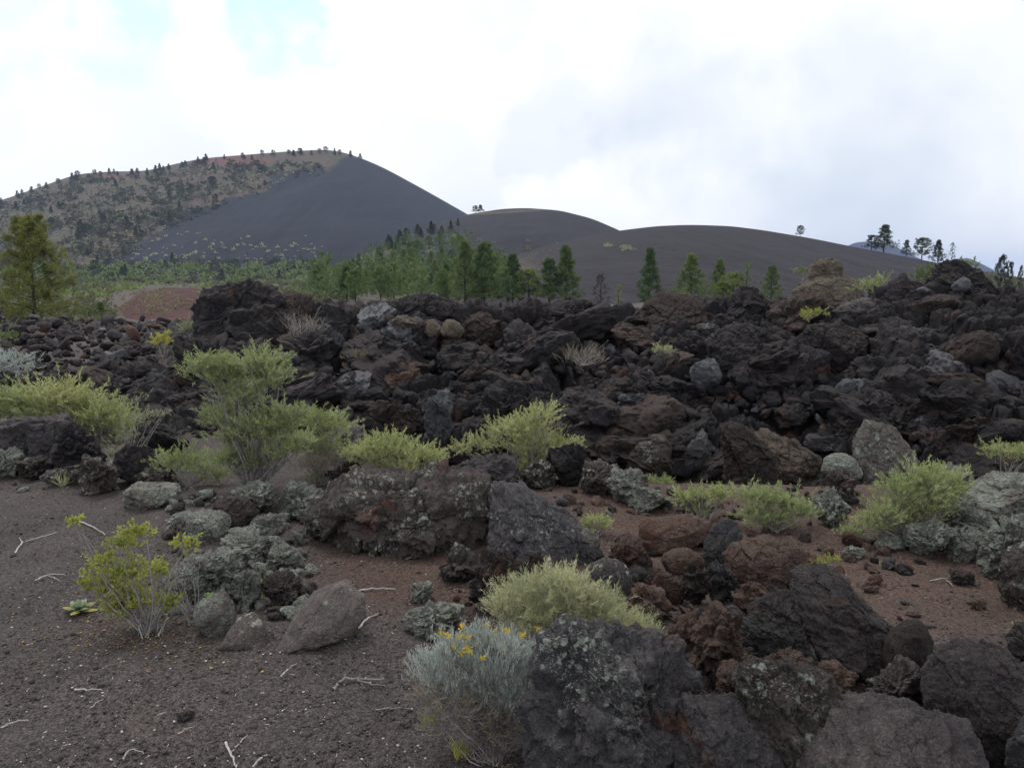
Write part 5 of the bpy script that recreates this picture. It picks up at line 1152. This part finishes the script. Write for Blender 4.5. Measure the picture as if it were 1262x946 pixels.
def fl4(nm, g, px, py, H):
    v = 'high' if py < 240 else 'halfway up' if py < 290 else 'low'
    h_ = 'above the large yellow-green pine' if px < 100 else 'left of the red mound' if px < 200 else 'above the massive black outcrop' if px < 300 else 'near the crest of the bare face'
    return '%s pine %s on the cone %s' % (nm, v, h_)
forest(72, f4, lambda g: 9 if g.y > 700 else 6, fl4, None, ['needle_far'])
# far scrub: masses of small bushes nobody could count
def scrub(n, ptf, m, s0, s1, label):
    L = Leaves(); r2 = np.random.RandomState(n)
    for i in range(n):
        px, py = ptf(); g = hit_fast(px, py, 'far')
        if g is None or ((px-203)/66)**2+((py-376)/23)**2 < 1: continue
        s = rr.uniform(s0, s1)*g.y/F; k = 16
        d = r2.normal(size=(k, 3)); d[:, 2] = np.abs(d[:, 2])
        L.add(np.array(g)+d*s*.3, d, s*r2.uniform(.4, 1, k), np.full(k, s*.22))
    tag(link('scrub', L.mesh('scrub', M[m], r2)), label, 'scrub', kind='stuff')
def fpine(n, ptf, m, label):      # the rest of the far pines, too many and too small to single out
    L = Leaves(); r2 = np.random.RandomState(n)
    for i in range(n):
        px, py = ptf(); g = hit_fast(px, py, 'far')
        if g is None or ((px-203)/66)**2+((py-376)/23)**2 < 1: continue
        H = rr.uniform(4, 8); k = 80; t = r2.uniform(0, 1, k); d = r2.normal(size=(k, 3))*(1, 1, 0); w_ = (1-t)[:, None]*H*.22
        L.add(np.array(g)+unit(d)*w_*r2.uniform(.2, 1, (k, 1))+np.array([0, 0, 1])*(t*H)[:, None], d*.5+r2.normal(size=(k, 3))*.4+(0, 0, .8), np.full(k, H*.17), np.full(k, H*.022))
    tag(link('far_pines', L.mesh('far_pines', M[m], r2)), label, 'trees', kind='stuff')
fpine(330, f4, 'needle_far', 'scattered dark far pines thinly covering the brown flank of the cone')
fpine(260, fpt, 'needle', 'many more small green pines filling the saddle forest')
def f5():
    while True:
        px, py = f4()
        if vnoise(np.array([[px*.045, py*.09, 3.3]]), 5)[0]+.5*vnoise(np.array([[px*.12, py*.2, 1.3]]), 6)[0] > rr.uniform(-.6, .5): return px, py
scrub(3000, f5, 'leaf_dark', 1.0, 4.0, 'dark scrub dotted over the brown flank of the cone')
L = Leaves(); r2 = np.random.RandomState(77)
for i in range(150):
    g = hit_fast(rr.gauss(185, 26), rr.uniform(357, 388), 'far')
    if g is None: continue
    s_ = rr.uniform(1.5, 5)*g.y/F; d = r2.normal(size=(16, 3)); d[:, 2] = np.abs(d[:, 2]); L.add(np.array(g)+d*s_*.3, d, s_*r2.uniform(.4, 1, 16), np.full(16, s_*.2))
tag(link('scrub', L.mesh('scrub', M['leaf_dry'], r2)), 'dry pale scrub dotted over the red cinder mound', 'scrub', kind='stuff')
scrub(1200, f4, 'leaf_sage', 1.0, 2.4, 'grey-green scrub dotted over the brown flank of the cone')
scrub(160, lambda: (rr.uniform(150, 400), rr.gauss(318, 16)), 'leaf_pale', 1.2, 3.2, 'pale scrub dotted on the lower bare face of the cone')
scrub(900, lambda: (rr.uniform(-20, 420), rr.uniform(328, 368)), 'needle_b', 2.5, 7, 'green scrub at the foot of the big cinder cone')
scrub(1100, lambda: (rr.choice([rr.uniform(-20, 140), rr.uniform(265, 420)]), rr.uniform(350, 398)), 'leaf_sage2', 2.5, 7, 'grey-green scrub on the plain beyond the low flow')
scrub(240, fpt, 'leaf_sage', 2, 5, 'grey-green scrub between the pines of the saddle')
scrub(60, lambda: (rr.uniform(580, 700), rr.uniform(297, 350)), 'leaf_dry', 1.5, 4, 'dry scrub on the left flank of the near dark hill')
scrub(12, lambda: (rr.gauss(772, 4), rr.gauss(307, 1.5)), 'leaf_sage', 2.5, 4.5, 'clump of pale bushes high on the near dark hill')
scrub(6, lambda: (rr.gauss(748, 2), rr.gauss(304, 1)), 'leaf_sage', 2, 4, 'single pale bush left of the clump on the near dark hill')
scrub(400, lambda: (rr.uniform(1150, 1300), rr.uniform(336, 356)), 'leaf_sage2', 1, 3.5, 'grey-green scrub on the plain at far right')
